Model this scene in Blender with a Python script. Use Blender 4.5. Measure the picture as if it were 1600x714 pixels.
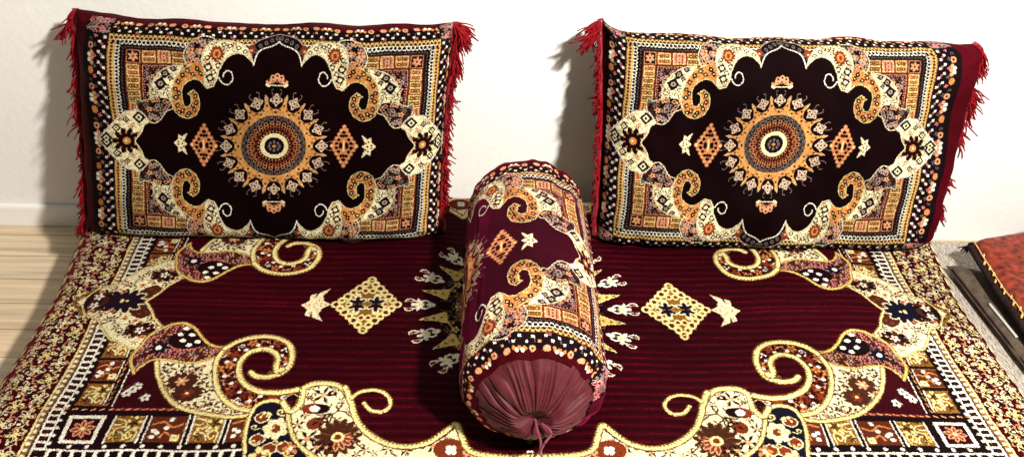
import bpy, math, random
import numpy as np
from mathutils import Vector, Matrix, noise

for o in list(bpy.data.objects):
    bpy.data.objects.remove(o, do_unlink=True)
scene = bpy.context.scene
col = scene.collection
R = math.radians

# ------------------------------------------------------------------ camera
cam_data = bpy.data.cameras.new("camera")
cam = bpy.data.objects.new("camera", cam_data)
col.objects.link(cam)
cam_data.sensor_width = 36.0
cam_data.lens = 29.25
cam_data.clip_start = 0.02
cam_data.clip_end = 60.0
PITCH, YAW, ROLL = 0.6354359, 0.05765235, 0.05261041
cF = Vector((math.sin(YAW) * math.cos(PITCH), math.cos(YAW) * math.cos(PITCH), -math.sin(PITCH)))
cR0 = Vector((math.cos(YAW), -math.sin(YAW), 0))
cU0 = cR0.cross(cF)
cR = cR0 * math.cos(ROLL) + cU0 * math.sin(ROLL)
cU = -cR0 * math.sin(ROLL) + cU0 * math.cos(ROLL)
CAM = Vector((-0.09225752, 0.0, 1.0))
m = Matrix(((cR.x, cU.x, -cF.x, CAM.x), (cR.y, cU.y, -cF.y, CAM.y), (cR.z, cU.z, -cF.z, CAM.z), (0, 0, 0, 1)))
cam.matrix_world = m
scene.camera = cam

# ------------------------------------------------------------------ light
world = bpy.data.worlds.new("World")
scene.world = world
world.use_nodes = True
wb = world.node_tree.nodes["Background"]
wb.inputs[0].default_value = (1.0, 0.97, 0.92, 1)
wb.inputs[1].default_value = 0.18

ld = bpy.data.lights.new("ceiling_lamp", 'POINT')
ld.energy = 345.0
ld.shadow_soft_size = 0.065
ld.color = (1.0, 0.955, 0.885)
lamp = bpy.data.objects.new("ceiling_lamp", ld)
col.objects.link(lamp)
lamp.location = (0.66, 0.06, 1.58)

scene.view_settings.view_transform = 'Standard'
scene.view_settings.look = 'None'
scene.view_settings.exposure = 0.0
scene.view_settings.gamma = 1.0
scene.render.engine = 'CYCLES'

# ------------------------------------------------------------------ palette (linear)
CREAM = (0.80, 0.70, 0.42)
PALE = (0.84, 0.80, 0.64)
GOLD = (0.66, 0.47, 0.13)
LGOLD = (0.80, 0.66, 0.27)
OCHRE = (0.21, 0.095, 0.014)
ORANGE = (0.54, 0.205, 0.055)
SALMON = (0.66, 0.30, 0.15)
PINK = (0.62, 0.17, 0.17)
RUST = (0.17, 0.026, 0.008)
BROWN = (0.052, 0.014, 0.007)
RED = (0.20, 0.003, 0.008)
MAROON = (0.023, 0.0003, 0.0021)
DEEP = (0.017, 0.0005, 0.0018)
BLACK = (0.0060, 0.0018, 0.003)
NAVY = (0.004, 0.004, 0.012)
GREY = (0.14, 0.11, 0.095)
LILAC = (0.38, 0.27, 0.23)


def pts(s):
    return [tuple(float(q) for q in w.split(',')) for w in s.split()]


def smooth(P, closed=False, n=6):
    P = [np.array(p, float) for p in P]
    N = len(P)
    out = []
    rng = range(N if closed else N - 1)
    for i in rng:
        if closed:
            a, b, c, d = P[(i - 1) % N], P[i], P[(i + 1) % N], P[(i + 2) % N]
        else:
            a, b, c, d = P[max(i - 1, 0)], P[i], P[i + 1], P[min(i + 2, N - 1)]
        for k in range(n):
            t = k / n
            out.append(0.5 * ((2 * b) + (-a + c) * t + (2 * a - 5 * b + 4 * c - d) * t * t + (-a + 3 * b - 3 * c + d) * t ** 3))
    if not closed:
        out.append(P[-1])
    return out


class Cloth:
    """A woven design drawn on one quarter of the fabric (mm units) and mirrored both ways."""

    def __init__(self, w, h, ppm, base):
        self.w, self.h, self.k = w, h, ppm / 1000.0
        self.W, self.H = int(w * self.k), int(h * self.k)
        self.rgb = np.empty((self.H, self.W, 3), np.float32)
        self.rgb[:] = base
        self.z = np.zeros((self.H, self.W), np.float32)
        self.clip = None

    def _box(self, x0, y0, x1, y1):
        k = self.k
        a, b = max(int(x0 * k) - 1, 0), min(int(x1 * k) + 2, self.W)
        c, d = max(int(y0 * k) - 1, 0), min(int(y1 * k) + 2, self.H)
        if b <= a or d <= c:
            return None
        X = (np.arange(a, b) + 0.5) / k
        Y = (np.arange(c, d) + 0.5) / k
        return slice(c, d), slice(a, b), X[None, :], Y[:, None]

    def _put(self, sy, sx, msk, colr, z):
        if self.clip is not None:
            msk = msk & self.clip[sy, sx]
        if colr is not None:
            self.rgb[sy, sx][msk] = colr
        if z is not None:
            self.z[sy, sx][msk] = z

    def _polymask(self, P):
        A = np.array(P, float)
        bx = self._box(A[:, 0].min(), A[:, 1].min(), A[:, 0].max(), A[:, 1].max())
        if bx is None:
            return None
        sy, sx, X, Y = bx
        ins = np.zeros((Y.shape[0], X.shape[1]), bool)
        n = len(A)
        for i in range(n):
            x0, y0 = A[i]
            x1, y1 = A[(i + 1) % n]
            if y0 == y1:
                continue
            c = (Y > y0) != (Y > y1)
            ins ^= c & (X < (x1 - x0) * (Y - y0) / (y1 - y0) + x0)
        return sy, sx, ins

    def poly(self, P, colr, z=0.4):
        r = self._polymask(P)
        if r:
            self._put(r[0], r[1], r[2], colr, z)

    def mask(self, P):
        M = np.zeros((self.H, self.W), bool)
        r = self._polymask(P)
        if r:
            M[r[0], r[1]] = r[2]
        return M

    def stroke(self, P, wd, colr, z=0.7, closed=False):
        P = list(P)
        if closed:
            P.append(P[0])
        r = wd / 2
        for (x0, y0), (x1, y1) in zip(P[:-1], P[1:]):
            bx = self._box(min(x0, x1) - r, min(y0, y1) - r, max(x0, x1) + r, max(y0, y1) + r)
            if bx is None:
                continue
            sy, sx, X, Y = bx
            dx, dy = x1 - x0, y1 - y0
            L = dx * dx + dy * dy + 1e-9
            t = np.clip(((X - x0) * dx + (Y - y0) * dy) / L, 0, 1)
            d = (X - x0 - t * dx) ** 2 + (Y - y0 - t * dy) ** 2
            self._put(sy, sx, d <= r * r, colr, z)

    def rope(self, P, wd, colr, dark, step=None, z=0.9):
        """outline yarn: a raised line with twisted ticks and a thin dark edge"""
        self.stroke(P, wd * 1.5, dark, 0.3)
        self.stroke(P, wd, colr, z)
        step = step or wd * 0.75
        acc = 0.0
        for a, b in zip(P[:-1], P[1:]):
            a, b = np.array(a, float), np.array(b, float)
            L = np.hypot(*(b - a))
            if L < 1e-6:
                continue
            d = (b - a) / L
            nn = np.array([-d[1], d[0]])
            s = step - acc
            while s < L:
                c = a + d * s
                self.stroke([c + nn * wd * 0.2 - d * wd * 0.12, c + nn * wd * 0.62 + d * wd * 0.2], wd * 0.2, dark, 0.4)
                s += step
            acc = (acc + L) % step

    def dot(self, c, rx, colr, ry=None, rot=0.0, z=0.8):
        ry = ry or rx
        q = max(rx, ry)
        bx = self._box(c[0] - q, c[1] - q, c[0] + q, c[1] + q)
        if bx is None:
            return
        sy, sx, X, Y = bx
        ca, sa = math.cos(rot), math.sin(rot)
        u = (X - c[0]) * ca + (Y - c[1]) * sa
        v = -(X - c[0]) * sa + (Y - c[1]) * ca
        self._put(sy, sx, (u / rx) ** 2 + (v / ry) ** 2 <= 1, colr, z)

    def rect(self, x0, y0, x1, y1, colr, z=0.6):
        self.poly([(x0, y0), (x1, y0), (x1, y1), (x0, y1)], colr, z)

    def diamond(self, c, rx, ry, colr, z=0.6, rot=0.0):
        ca, sa = math.cos(rot), math.sin(rot)
        P = [(rx, 0), (0, ry), (-rx, 0), (0, -ry)]
        self.poly([(c[0] + x * ca - y * sa, c[1] + x * sa + y * ca) for x, y in P], colr, z)

    def flower(self, c, r, n, colr, cc, rot=0.0, sq=1.0, pw=0.42, z=0.8):
        for i in range(n):
            a = rot + 2 * math.pi * i / n
            p = (c[0] + math.cos(a) * r * 0.6, c[1] + math.sin(a) * r * 0.6 * sq)
            self.dot(p, r * 0.42, colr, r * pw * 0.62, math.atan2(math.sin(a) * sq, math.cos(a)), z)
        self.dot(c, r * 0.27, cc, r * 0.27 * sq, 0, z)

    def motif(self, kind, c, s, rot, A, B, C):
        ca, sa = math.cos(rot), math.sin(rot)
        T = lambda x, y: (c[0] + s * (x * ca - y * sa), c[1] + s * (x * sa + y * ca))
        if kind == 'ro5':
            self.flower(c, s, 5, A, B, rot)
        elif kind == 'ro4':
            self.flower(c, s, 4, A, B, rot, pw=0.55)
        elif kind == 'dia':
            self.diamond(c, s, s * 0.9, A, 0.6, rot)
            self.diamond(c, s * 0.62, s * 0.55, B, 0.3, rot)
            self.dot(c, s * 0.25, C)
        elif kind == 'eye':
            self.dot(c, s, A, s * 0.62, rot, 0.3)
            self.dot(T(-0.15, 0), s * 0.42, B, s * 0.33, rot)
            self.dot(T(-0.15, 0), s * 0.16, C)
        elif kind == 'tul':
            self.stroke(smooth([T(-.2, 0), T(.3, .35), T(.7, .75), T(1.1, .7)]), s * .2, A)
            self.stroke(smooth([T(-.2, 0), T(.3, -.35), T(.7, -.75), T(1.1, -.7)]), s * .2, A)
            self.dot(T(.35, 0), s * .4, A, s * .22, rot)
            self.dot(T(-.45, 0), s * .3, B, s * .22, rot)
        elif kind == 'cur':
            self.stroke(smooth([T(-.9, -.3), T(-.4, .4), T(.3, .45), T(.6, 0), T(.2, -.3), T(-.05, 0)]), s * .22, A)
        elif kind == 'vin':
            self.stroke(smooth([T(-1, 0), T(-.4, .3), T(.2, -.1), T(1, .25)]), s * .14, A, 0.5)
            self.dot(T(-.3, .45), s * .32, A, s * .15, rot + .8, 0.5)
            self.dot(T(.45, -.25), s * .32, A, s * .15, rot - .7, 0.5)
        elif kind == 'tick':
            self.stroke([T(-.5, 0), T(.5, .1)], s * .3, A)
        elif kind == 'sq':
            self.poly([T(-.5, -.5), T(.5, -.5), T(.5, .5), T(-.5, .5)], A, 0.8)
        elif kind == 'bur':
            for k in range(5):
                a = k * 1.2566
                self.poly([T(0, 0), T(.55 * math.cos(a - .28), .55 * math.sin(a - .28)), T(math.cos(a), math.sin(a)), T(.55 * math.cos(a + .28), .55 * math.sin(a + .28))], A, 0.3)
            self.dot(c, s * .22, B)

    def fill(self, P, kinds, sp, s, cols, seed, jit=0.25, aligned=None):
        rnd = random.Random(seed)
        old = self.clip
        M = self.mask(P)
        self.clip = M if old is None else (M & old)
        A = np.array(P)
        y = A[:, 1].min()
        row = 0
        while y < A[:, 1].max() + sp:
            x = A[:, 0].min() + (sp / 2 if row % 2 else 0)
            while x < A[:, 0].max() + sp:
                c = (x + rnd.uniform(-jit, jit) * sp, y + rnd.uniform(-jit, jit) * sp)
                ix, iy = int(c[0] * self.k), int(c[1] * self.k)
                if 0 <= ix < self.W and 0 <= iy < self.H and self.clip[iy, ix]:
                    cc = rnd.choice(cols)
                    self.motif(rnd.choice(kinds), c, s * rnd.uniform(.8, 1.2), rnd.uniform(0, 6.28) if aligned is None else aligned, *cc)
                x += sp
            y += sp * 0.85
            row += 1
        self.clip = old

    def sprinkle(self, P, sp, s, colr, seed):
        """tiny leaf and bud marks between the big florets"""
        rnd = random.Random(seed)
        old = self.clip
        M = self.mask(P)
        self.clip = M if old is None else (M & old)
        A = np.array(P)
        y = A[:, 1].min()
        while y < A[:, 1].max():
            x = A[:, 0].min() + rnd.uniform(0, sp)
            while x < A[:, 0].max():
                c = (x + rnd.uniform(-.3, .3) * sp, y + rnd.uniform(-.3, .3) * sp)
                a = rnd.uniform(0, 6.28)
                self.motif(rnd.choice(('cur', 'vin', 'tick', 'bur')), c, s * rnd.uniform(.7, 1.2), a, rnd.choice(colr), SALMON, SALMON)
                x += sp
            y += sp * .9
        self.clip = old

    def weave(self, cell, seed):
        """the pile is knotted in small cells: shift and shade every knot a little"""
        rs = np.random.RandomState(seed)
        cw = max(1, int(cell * self.k))
        gh, gw = self.H // cw + 2, self.W // cw + 2
        up = lambda a: np.kron(a, np.ones((cw, cw)))[:self.H, :self.W]
        dx = up(rs.normal(0, .45, (gh, gw)) * cw)
        dy = up(rs.normal(0, .45, (gh, gw)) * cw)
        yy, xx = np.mgrid[0:self.H, 0:self.W]
        ix = np.clip((xx + dx).astype(int), 0, self.W - 1)
        iy = np.clip((yy + dy).astype(int), 0, self.H - 1)
        sh = up(np.clip(rs.normal(.95, .17, (gh, gw)), .45, 1.3))
        self.rgb = np.clip(self.rgb[iy, ix] * sh[..., None], 0, .9).astype(np.float32)
        self.z = self.z[iy, ix].astype(np.float32)
        return self

    def image(self, name):
        def four(a):
            b = np.concatenate([a[:, ::-1], a], 1)
            return np.concatenate([b[::-1], b], 0)
        full = np.concatenate([four(self.rgb), four(self.z)[..., None]], -1).astype(np.float32)
        im = bpy.data.images.new(name, full.shape[1], full.shape[0], alpha=True, float_buffer=True)
        im.alpha_mode = 'CHANNEL_PACKED'
        im.pixels.foreach_set(full.ravel())
        im.update()
        im.pack()
        return im


# ------------------------------------------------------------------ cushion cloth design
CU, CV = 300.0, 200.0        # half size of the outer frame, mm


def cushion_cloth(GR, plain_margin):
    c = Cloth(430, 300, 2000, plain_margin)
    rnd = random.Random(4)
    # plain velvet strip outside, then the dotted border on near-black
    c.rect(0, 0, 352, 232, BLACK, 0.25)
    c.rect(0, 226, 352, 240, plain_margin, 0.25)
    # small squares, two staggered rows
    for i in range(40):
        x = 6 + i * 18.6
        if x < 296:
            c.motif('sq', (x, 207), 4.4, 0, PALE, PALE, PALE)
            c.motif('sq', (x + 9.3, 215), 4.2, 0, PALE if i % 3 else SALMON, PALE, PALE)
            if i % 3 == 1:
                c.motif('cur', (x + 4, 204), 5, 0.5, PINK, PINK, PINK)
            if i % 2:
                c.motif('tick', (x + 3, 212), 5, 1.2, GREY, GREY, GREY)
        y = 8 + i * 18.4
        if y < 196:
            c.motif('sq', (306.5, y), 4.9, 0, PALE, PALE, PALE)
            c.motif('sq', (315.5, y + 9), 4.6, 0, PALE, PALE, PALE)
            c.motif('cur', (311, y + 4), 4.5, 1.1, PINK if i % 2 else LILAC, PINK, PINK)
            c.motif('ro4', (324, y + 2), 4, 0.3, GREY if i % 2 else PINK, BLACK, BLACK)
    # beads: oval, cluster, ring
    for i in range(6):
        x = 62 * i
        if x < 300:
            c.dot((x + 8, 226), 6.2, SALMON, 4.6, 0, .8)
            for q in range(5):
                c.dot((x + 20 + q * 4.2, 226.5 + (1.8 if q % 2 else -1.8)), 3.1, PALE if q % 2 else ORANGE)
            c.dot((x + 48, 225), 5.2, SALMON)
            c.dot((x + 48, 225), 2.1, RUST)
        y = 20 + 74 * i - 38
        if -30 < y < 190:
            c.dot((333, y), 6.2, ORANGE, 7)
            for q in range(5):
                c.dot((333 + (3 if q % 2 else -3), y + 14 + q * 4.4), 3.9, PALE if q % 2 else SALMON)
            c.dot((333, y + 44), 6.2, SALMON)
            c.dot((333, y + 44), 2.7, BLACK)
            c.motif('cur', (334, y + 56), 5, .4, GREY, GREY, GREY)
    # corner ornament
    c.rect(296, 196, 352, 240, BLACK, .25)
    c.fill([(300, 200), (350, 200), (350, 238), (300, 238)], ['ro5', 'cur', 'vin'], 10, 7.5, [(LILAC, GREY, GREY), (GREY, GREY, LILAC), (PINK, GREY, GREY)], 8)
    c.stroke(smooth([(345, 205), (330, 214), (326, 226), (314, 224), (306, 234)]), 2.4, LILAC)
    c.stroke(smooth([(339, 232), (330, 236), (322, 230), (316, 236)]), 2.0, LILAC)
    # frame: yellow chain, pale ladder, black gap
    c.rect(0, 0, 300, 200, BLACK, .3)
    c.rect(288, 0, 300, 200, (.62, .42, .14), .8)
    c.rect(0, 190.5, 300, 200, (.62, .42, .14), .8)
    c.rect(279.5, 0, 288, 190.5, PALE, .8)
    c.rect(0, 181, 288, 190.5, PALE, .8)
    c.rect(0, 0, 279.5, 181, BLACK, .3)
    for i in range(70):
        y = 3 + i * 6.4
        if y < 184:
            c.motif('dia', (294, y), 3.8, 0, RUST, BLACK, RUST)
            c.dot((299.5, y + 3.2), 1.6, RUST)
            c.dot((284, y), 3.0, BLACK, 2.6, 0, .2)
            c.dot((280, y + 3), 1.6, BLACK, 1.3, 0, .2)
        x = 3 + i * 7.6
        if x < 292:
            c.poly([(x - 3, 201), (x, 195), (x + 3, 201)], BLACK, .2)
            c.dot((x + 3.8, 193), 2.9, BROWN, 2.9, 0, .3)
            c.dot((x, 186), 3.0, BLACK, 3.2, 0, .2)
            c.dot((x + 3.8, 182), 1.5, BLACK, 1.4, 0, .2)
    c.stroke([(288, 0), (288, 190.5), (0, 190.5)], 1.3, OCHRE, .5)
    c.stroke([(300, 0), (300, 200), (0, 200)], 1.0, OCHRE, .5)
    for i in range(60):
        if 6 * i < 176:
            c.motif('tick', (274.5, 6 * i), 3.4, .9, GREY, GREY, GREY)
        if 6 * i < 275:
            c.motif('tick', (6 * i, 176.5), 3.4, .2, GREY, GREY, GREY)
    # tile band
    c.rect(0, 147, 269, 173, RUST, .3)
    c.rect(243, 0, 269, 173, RUST, .3)
    c.rect(0, 0, 243, 147, BLACK, .3)

    def tile(x0, y0, x1, y1, k):
        base = [(.44, .16, .05), (.50, .22, .13), (.24, .095, .018)][k % 3]
        c.rect(x0, y0, x1, y1, base, .7)
        cx, cy = (x0 + x1) / 2, (y0 + y1) / 2
        w, h = (x1 - x0) / 2, (y1 - y0) / 2
        if k % 2:
            for a in (-.55, 0, .55):
                c.stroke([(cx + a * w, y0 + 2), (cx + a * w, y1 - 2)], 2.0, RUST, .3)
            c.dot((cx, cy), w * .35, SALMON)
            c.dot((cx, cy), w * .15, BLACK)
        else:
            for sx in (-1, 1):
                for sy in (-1, 1):
                    c.dot((cx + sx * w * .5, cy + sy * h * .5), w * .26, BROWN, h * .26, 0, .2)
                    c.dot((cx + sx * w * .5, cy + sy * h * .5), w * .10, LGOLD)
            c.stroke([(cx, y0 + 1), (cx, y1 - 1)], 1.4, RUST, .3)
            c.stroke([(x0 + 1, cy), (x1 - 1, cy)], 1.4, LGOLD, .8)
        c.stroke([(x0, y0), (x1, y0), (x1, y1), (x0, y1)], 1.1, LGOLD, .8, True)
    for k in range(10):
        x1 = 240 - k * 26.5
        if x1 > 20:
            tile(x1 - 21.5, 150, x1, 170.5, k)
        y1 = 145 - k * 23.5
        if y1 > 0:
            tile(246.5, y1 - 19.5, 266, y1, k + (k % 3 == 1))
    # corner tile
    c.rect(245, 149, 267, 171, BLACK, .3)
    c.flower((256, 160), 9, 6, SALMON, RUST, .4)
    c.stroke([(245, 149), (267, 149), (267, 171), (245, 171)], 1.2, SALMON, .8, True)
    c.stroke([(0, 144.5), (240.5, 144.5), (240.5, 0)], 1.3, SALMON, .7)
    for i in range(60):
        if 5 * i < 140:
            c.dot((237.5, 5 * i), 1.2, PINK)
        if 5 * i < 236:
            c.dot((5 * i, 141.5), 1.2, PINK)
    c.fill([(60, 0), (236, 0), (236, 140), (60, 140)], ['ro4', 'ro5', 'tick'], 9, 4.6, [(GREY, PINK, PINK), (LILAC, BROWN, GREY), (SALMON, BLACK, BLACK), (BROWN, GREY, GREY)], 3)

    # --- traced outlines (upper left quarter)
    field = pts("260.1,0.0 258.6,3.6 249.2,16.7 243.3,32.2 236.9,36.9 220.0,37.4 211.0,45.2 204.1,58.3 197.7,64.2 191.6,65.4 184.7,59.5 174.4,51.2 163.1,48.9 147.4,57.2 140.6,71.3 139.9,83.1 142.8,96.0 152.0,103.4 162.5,95.9 157.4,93.0 155.8,78.9 161.1,71.3 168.3,71.3 172.7,78.9 174.6,95.9 172.7,108.7 163.1,119.2 152.0,124.6 138.9,121.6 132.2,113.5 124.6,107.7 113.4,112.1 107.6,124.1 104.4,139.2 97.6,155.3 89.9,165.7 80.1,171.0 70.4,173.3 61.0,169.9 52.9,162.5 46.1,153.3 43.9,149.8 41.0,161.4 36.9,171.7 28.1,181.0 11.1,187.4 1.2,194.9 -4.4,202.9 -8.5,199.5 -2.4,-1.2")
    lobe1 = pts("331.4,0.0 324.9,6.0 315.6,16.7 305.0,28.6 291.9,42.8 276.4,57.0 264.2,60.5 252.2,59.4 243.1,52.3 232.0,37.5 243.4,31.0 249.2,16.7 258.6,3.6 260.2,-2.4")
    leaf = pts("254.2,82.8 243.7,78.2 233.8,81.7 221.6,85.2 209.5,86.4 197.6,84.1 190.9,75.9 191.6,65.4 200.3,61.8 206.9,52.3 212.3,44.1 220.0,37.2 232.1,36.9 242.4,45.2 251.1,58.2 255.0,71.1")
    pais = pts("229.0,81.7 230.6,94.6 227.7,109.7 221.5,122.5 211.2,134.1 198.7,142.2 186.5,146.3 169.8,147.0 175.1,137.7 184.3,125.0 188.9,108.7 191.0,93.5 190.5,83.0 202.3,86.5 216.8,85.3")
    curl = pts("189.5,79.5 191.6,93.5 189.4,109.8 184.4,123.8 176.5,135.4 166.4,143.5 152.8,151.7 138.5,151.7 130.6,142.5 130.0,130.9 133.3,115.8 138.9,121.6 152.0,124.6 163.1,119.2 172.7,108.7 174.6,95.9 172.7,78.9 168.3,71.3 161.1,71.3 155.8,78.9 157.4,93.0 162.5,95.9 152.0,103.4 142.8,96.0 139.9,83.1 140.6,71.3 147.4,57.2 163.1,48.9 174.4,51.2 184.7,59.5")
    scrol = pts("153.3,143.6 163.5,151.6 167.6,164.2 165.6,176.8 158.9,189.4 147.7,199.2 135.5,203.8 123.7,203.3 114.4,198.8 124.4,189.6 131.1,175.9 132.0,159.8 131.6,146.0 141.2,145.9")
    lobe2 = pts("131.8,142.5 134.5,158.6 132.5,173.6 127.1,185.0 119.6,191.9 108.6,196.0 95.4,197.8 82.4,196.7 71.8,193.3 62.5,187.7 54.5,179.7 49.0,169.4 44.9,153.3 52.9,162.5 61.0,169.9 70.4,173.3 80.1,171.0 89.9,165.7 97.6,155.3 104.4,139.2 107.6,124.1 113.4,112.1 124.6,107.7 132.1,114.7")
    top = pts("43.8,152.1 47.9,167.1 48.6,178.6 43.3,190.0 35.7,199.2 24.8,205.0 12.7,209.0 0.6,212.0 -12.6,213.2 -12.2,202.9 -4.4,202.9 1.2,194.9 11.1,187.4 28.1,181.0 36.9,171.7 41.0,161.4")
    knob = pts("55.6,183.1 50.5,188.9 43.3,190.0 41.2,183.2 44.3,167.1 48.0,164.8")
    c.clip = None
    c.poly(smooth(scrol, True), BLACK, .3)
    c.fill(smooth(scrol, True), ['ro5', 'ro4', 'cur'], 10, 6.2, [(GREY, LILAC, BROWN), (LILAC, BLACK, PINK), (SALMON, BROWN, BROWN)], 11)
    c.rope(smooth(scrol, True) + [smooth(scrol, True)[0]], 1.7, CREAM, BLACK)
    c.poly(smooth(top, False, 4), BLACK, .3)
    for q in range(7):
        a = pts("40.3,176.3 32.7,186.7 22.8,193.6 13.1,198.8 3.3,203.4 -5.2,207.4 -12.4,207.5")[q]
        c.dot(a, 4.6, GREY, 3.2, 1.2, .6)
        c.dot(a, 2.4, BLACK, 1.6, 1.2, .3)
    c.stroke(smooth(pts("48.0,164.8 48.6,178.6 43.3,190.0 35.7,199.2 24.8,205.0 12.7,209.0 0.6,212.0 -12.6,213.2")), 1.6, LILAC)
    # ground of the medallion field
    c.poly(field, GR, .15)
    c.poly(lobe1, CREAM, .8)
    c.sprinkle(lobe1, 10, 4.6, (BLACK, BROWN, ORANGE), 31)
    c.poly(smooth(leaf, True), BLACK, .3)
    c.fill(smooth(leaf, True), ['ro5', 'dia', 'ro4'], 10, 5.4, [(LILAC, BLACK, BROWN), (GREY, BROWN, SALMON), (SALMON, BLACK, BROWN), (BROWN, BLACK, GREY)], 5)
    c.rope(smooth(leaf, True), 1.5, CREAM, BLACK)
    c.poly(smooth(pais, False), CREAM, .8)
    c.sprinkle(smooth(pais, False), 9, 4.4, (BLACK, BROWN), 32)
    c.poly(smooth(curl, False, 4), ORANGE, .8)
    c.sprinkle(smooth(curl, False, 4), 7, 3.6, (LGOLD, RUST, BROWN, SALMON), 33)
    c.poly(lobe2, CREAM, .8)
    c.sprinkle(lobe2, 9.5, 4.6, (BLACK, BROWN, ORANGE), 34)
    c.poly(knob, RUST, .6)
    c.dot(pts("47.5,177.4")[0], 2.6, SALMON)
    # cream lobe with dark lozenges
    old = c.clip
    c.clip = c.mask(lobe1)
    for p, s in zip(pts("313.0,3.6 253.2,45.8 294.5,25.0 276.4,41.6"), (12.5, 12.5, 9, 7)):
        c.diamond(p, s, s, BLACK, .3)
        c.diamond(p, s * .52, s * .52, CREAM)
        c.dot(p, s * .22, BLACK, z=.3)
    p = (300 - 32, 0)
    p = pts("275.8,0.0")[0]
    for k in range(10):
        a = k * .628
        c.dot((p[0] + 17 * math.cos(a), p[1] + 17 * math.sin(a)), 9, BLACK, 5.2, a, .3)
        c.dot((p[0] + 17 * math.cos(a + .3), p[1] + 17 * math.sin(a + .3)), 3.2, ORANGE, 2.4, a)
    c.dot(p, 12, BLACK, z=.3)
    c.dot(p, 7, ORANGE)
    c.dot(p, 2, CREAM)
    for p in pts("265.1,31.0 281.8,49.9 250.3,17.9 242.5,26.2"):
        c.dot(p, 4, SALMON, 3, .5)
        c.motif('bur', (p[0] + 4, p[1] - 5), 7, .3, BLACK, ORANGE, ORANGE)
    c.clip = old
    c.rope(pts("260.1,0.0 258.6,3.6 249.2,16.7 243.3,32.2 234.5,37.5 240.9,48.8 247.6,57.0 256.9,60.5 276.4,57.0 291.9,42.8 315.6,16.7 327.5,3.6 331.4,0.0"), 1.7, PALE, BLACK)
    # cream paisley florets
    c.clip = c.mask(smooth(pais, False))
    for p, s in zip(pts("210.2,112.1 201.9,130.7 188.1,140.0 192.8,122.6"), (13, 9.5, 7, 6)):
        c.diamond(p, s, s, BLACK, .3, .2)
        c.dot(p, s * .36, LILAC)
        c.dot(p, s * .15, BLACK, z=.3)
    for p in pts("220.6,100.4 201.6,98.2 216.5,89.9 225.0,88.7 194.9,90.0 217.5,129.5 201.0,107.5"):
        c.motif('bur', p, 7.5, p[0], BLACK, CREAM, CREAM)
    c.clip = None
    c.rope(pts("225.4,81.7 228.2,94.6 226.5,109.7 220.3,122.5 210.0,134.1 197.5,142.2 185.3,146.3 169.8,147.0"), 1.7, CREAM, BLACK)
    # orange scroll
    q = smooth(curl, False, 4)
    c.clip = c.mask(q)
    for i, p in enumerate(pts("184.2,87.7 184.5,102.9 180.0,116.8 172.0,129.6 162.0,137.8 152.7,132.0 143.8,142.5 181.5,72.4 172.4,63.0 160.6,59.5 150.4,67.8 146.1,80.7 147.8,92.5 155.8,99.4 163.9,145.8 138.2,134.4 178.9,95.9 163.3,54.8 178.7,59.5 153.6,76.0")):
        c.diamond(p, 6.8, 5.0, BROWN if i % 3 else BLACK, .3, i * .7)
        c.dot(p, 1.3, LGOLD)
    c.clip = None
    c.rope(pts("189.5,79.5 191.6,93.5 189.4,109.8 184.4,123.8 176.5,135.4 166.4,143.5 152.9,150.5"), 1.5, LGOLD, BROWN)
    c.rope(pts("124.6,107.7 132.2,113.5 138.9,121.6 152.0,124.6 163.1,119.2 172.7,108.7 174.6,95.9 172.7,78.9 168.3,71.3 161.1,71.3 155.8,78.9 157.4,93.0 162.5,95.9 152.0,103.4 142.8,96.0 139.9,83.1 140.6,71.3 147.4,57.2 163.1,48.9 174.4,51.2 184.7,59.5 189.9,73.6"), 1.5, LGOLD, BLACK)
    # second cream lobe
    c.clip = c.mask(lobe2)
    p = pts("108.7,171.7")[0]
    for k in range(14):
        a = k * .449
        c.dot((p[0] + 9 * math.cos(a), p[1] + 11 * math.sin(a)), 5, RUST, 2.6, a, .3)
    c.dot(p, 7, ORANGE, 9)
    c.dot(p, 3.4, RUST, 5, 0, .3)
    for p, s in zip(pts("123.2,146.0 120.7,126.3 105.1,149.6 114.1,136.8 86.4,187.5 71.1,183.0 59.5,175.1 124.7,163.3 97.0,189.8"), (9.5, 9, 7, 6.5, 6, 6, 5.5, 6, 6)):
        c.diamond(p, s, s, BLACK, .3, .3)
        c.dot(p, s * .4, CREAM)
    for p in pts("131.0,134.4 110.1,122.9 126.3,155.2 117.6,115.9 106.9,159.9 94.0,179.5 79.1,191.0 114.9,189.7"):
        c.motif('bur', p, 7.5, p[1], BROWN, SALMON, CREAM)
    c.clip = None
    c.rope(pts("131.8,142.5 134.5,158.6 132.5,173.6 127.1,185.0 119.6,191.9 108.6,196.0 95.4,197.8 82.4,196.7 71.8,193.3 62.5,187.7 54.5,179.7 49.0,169.4 44.9,153.3"), 1.8, CREAM, BLACK)
    c.rope(pts("132.1,114.7 124.6,107.7 113.4,112.1 107.6,124.1 104.4,139.2 97.6,155.3 89.9,165.7 80.1,171.0 70.4,173.3 61.0,169.9 52.9,162.5 44.9,153.3"), 2.4, CREAM, BLACK)
    c.stroke(smooth(pts("44.5,149.8 41.0,161.4 36.9,171.7 28.1,181.0 11.1,187.4 1.2,194.9 -4.4,202.9 -10.7,194.9")), 1.8, PALE)
    c.stroke(smooth(pts("104.2,127.6 97.4,116.9 88.2,115.1 81.2,122.3 81.8,134.8 88.8,140.1 95.5,134.8 96.8,128.8")), 1.9, PALE)
    c.stroke(smooth(pts("260.1,0.0 258.6,3.6 249.2,16.7 243.3,32.2 234.5,37.5")), 2, CREAM)

    # --- central medallion
    sx, sy = 305 / 246., 200 / 168.
    EL = lambda r, a: (r * sx * math.cos(a), r * sy * math.sin(a))
    N = 16
    star = []
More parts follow.
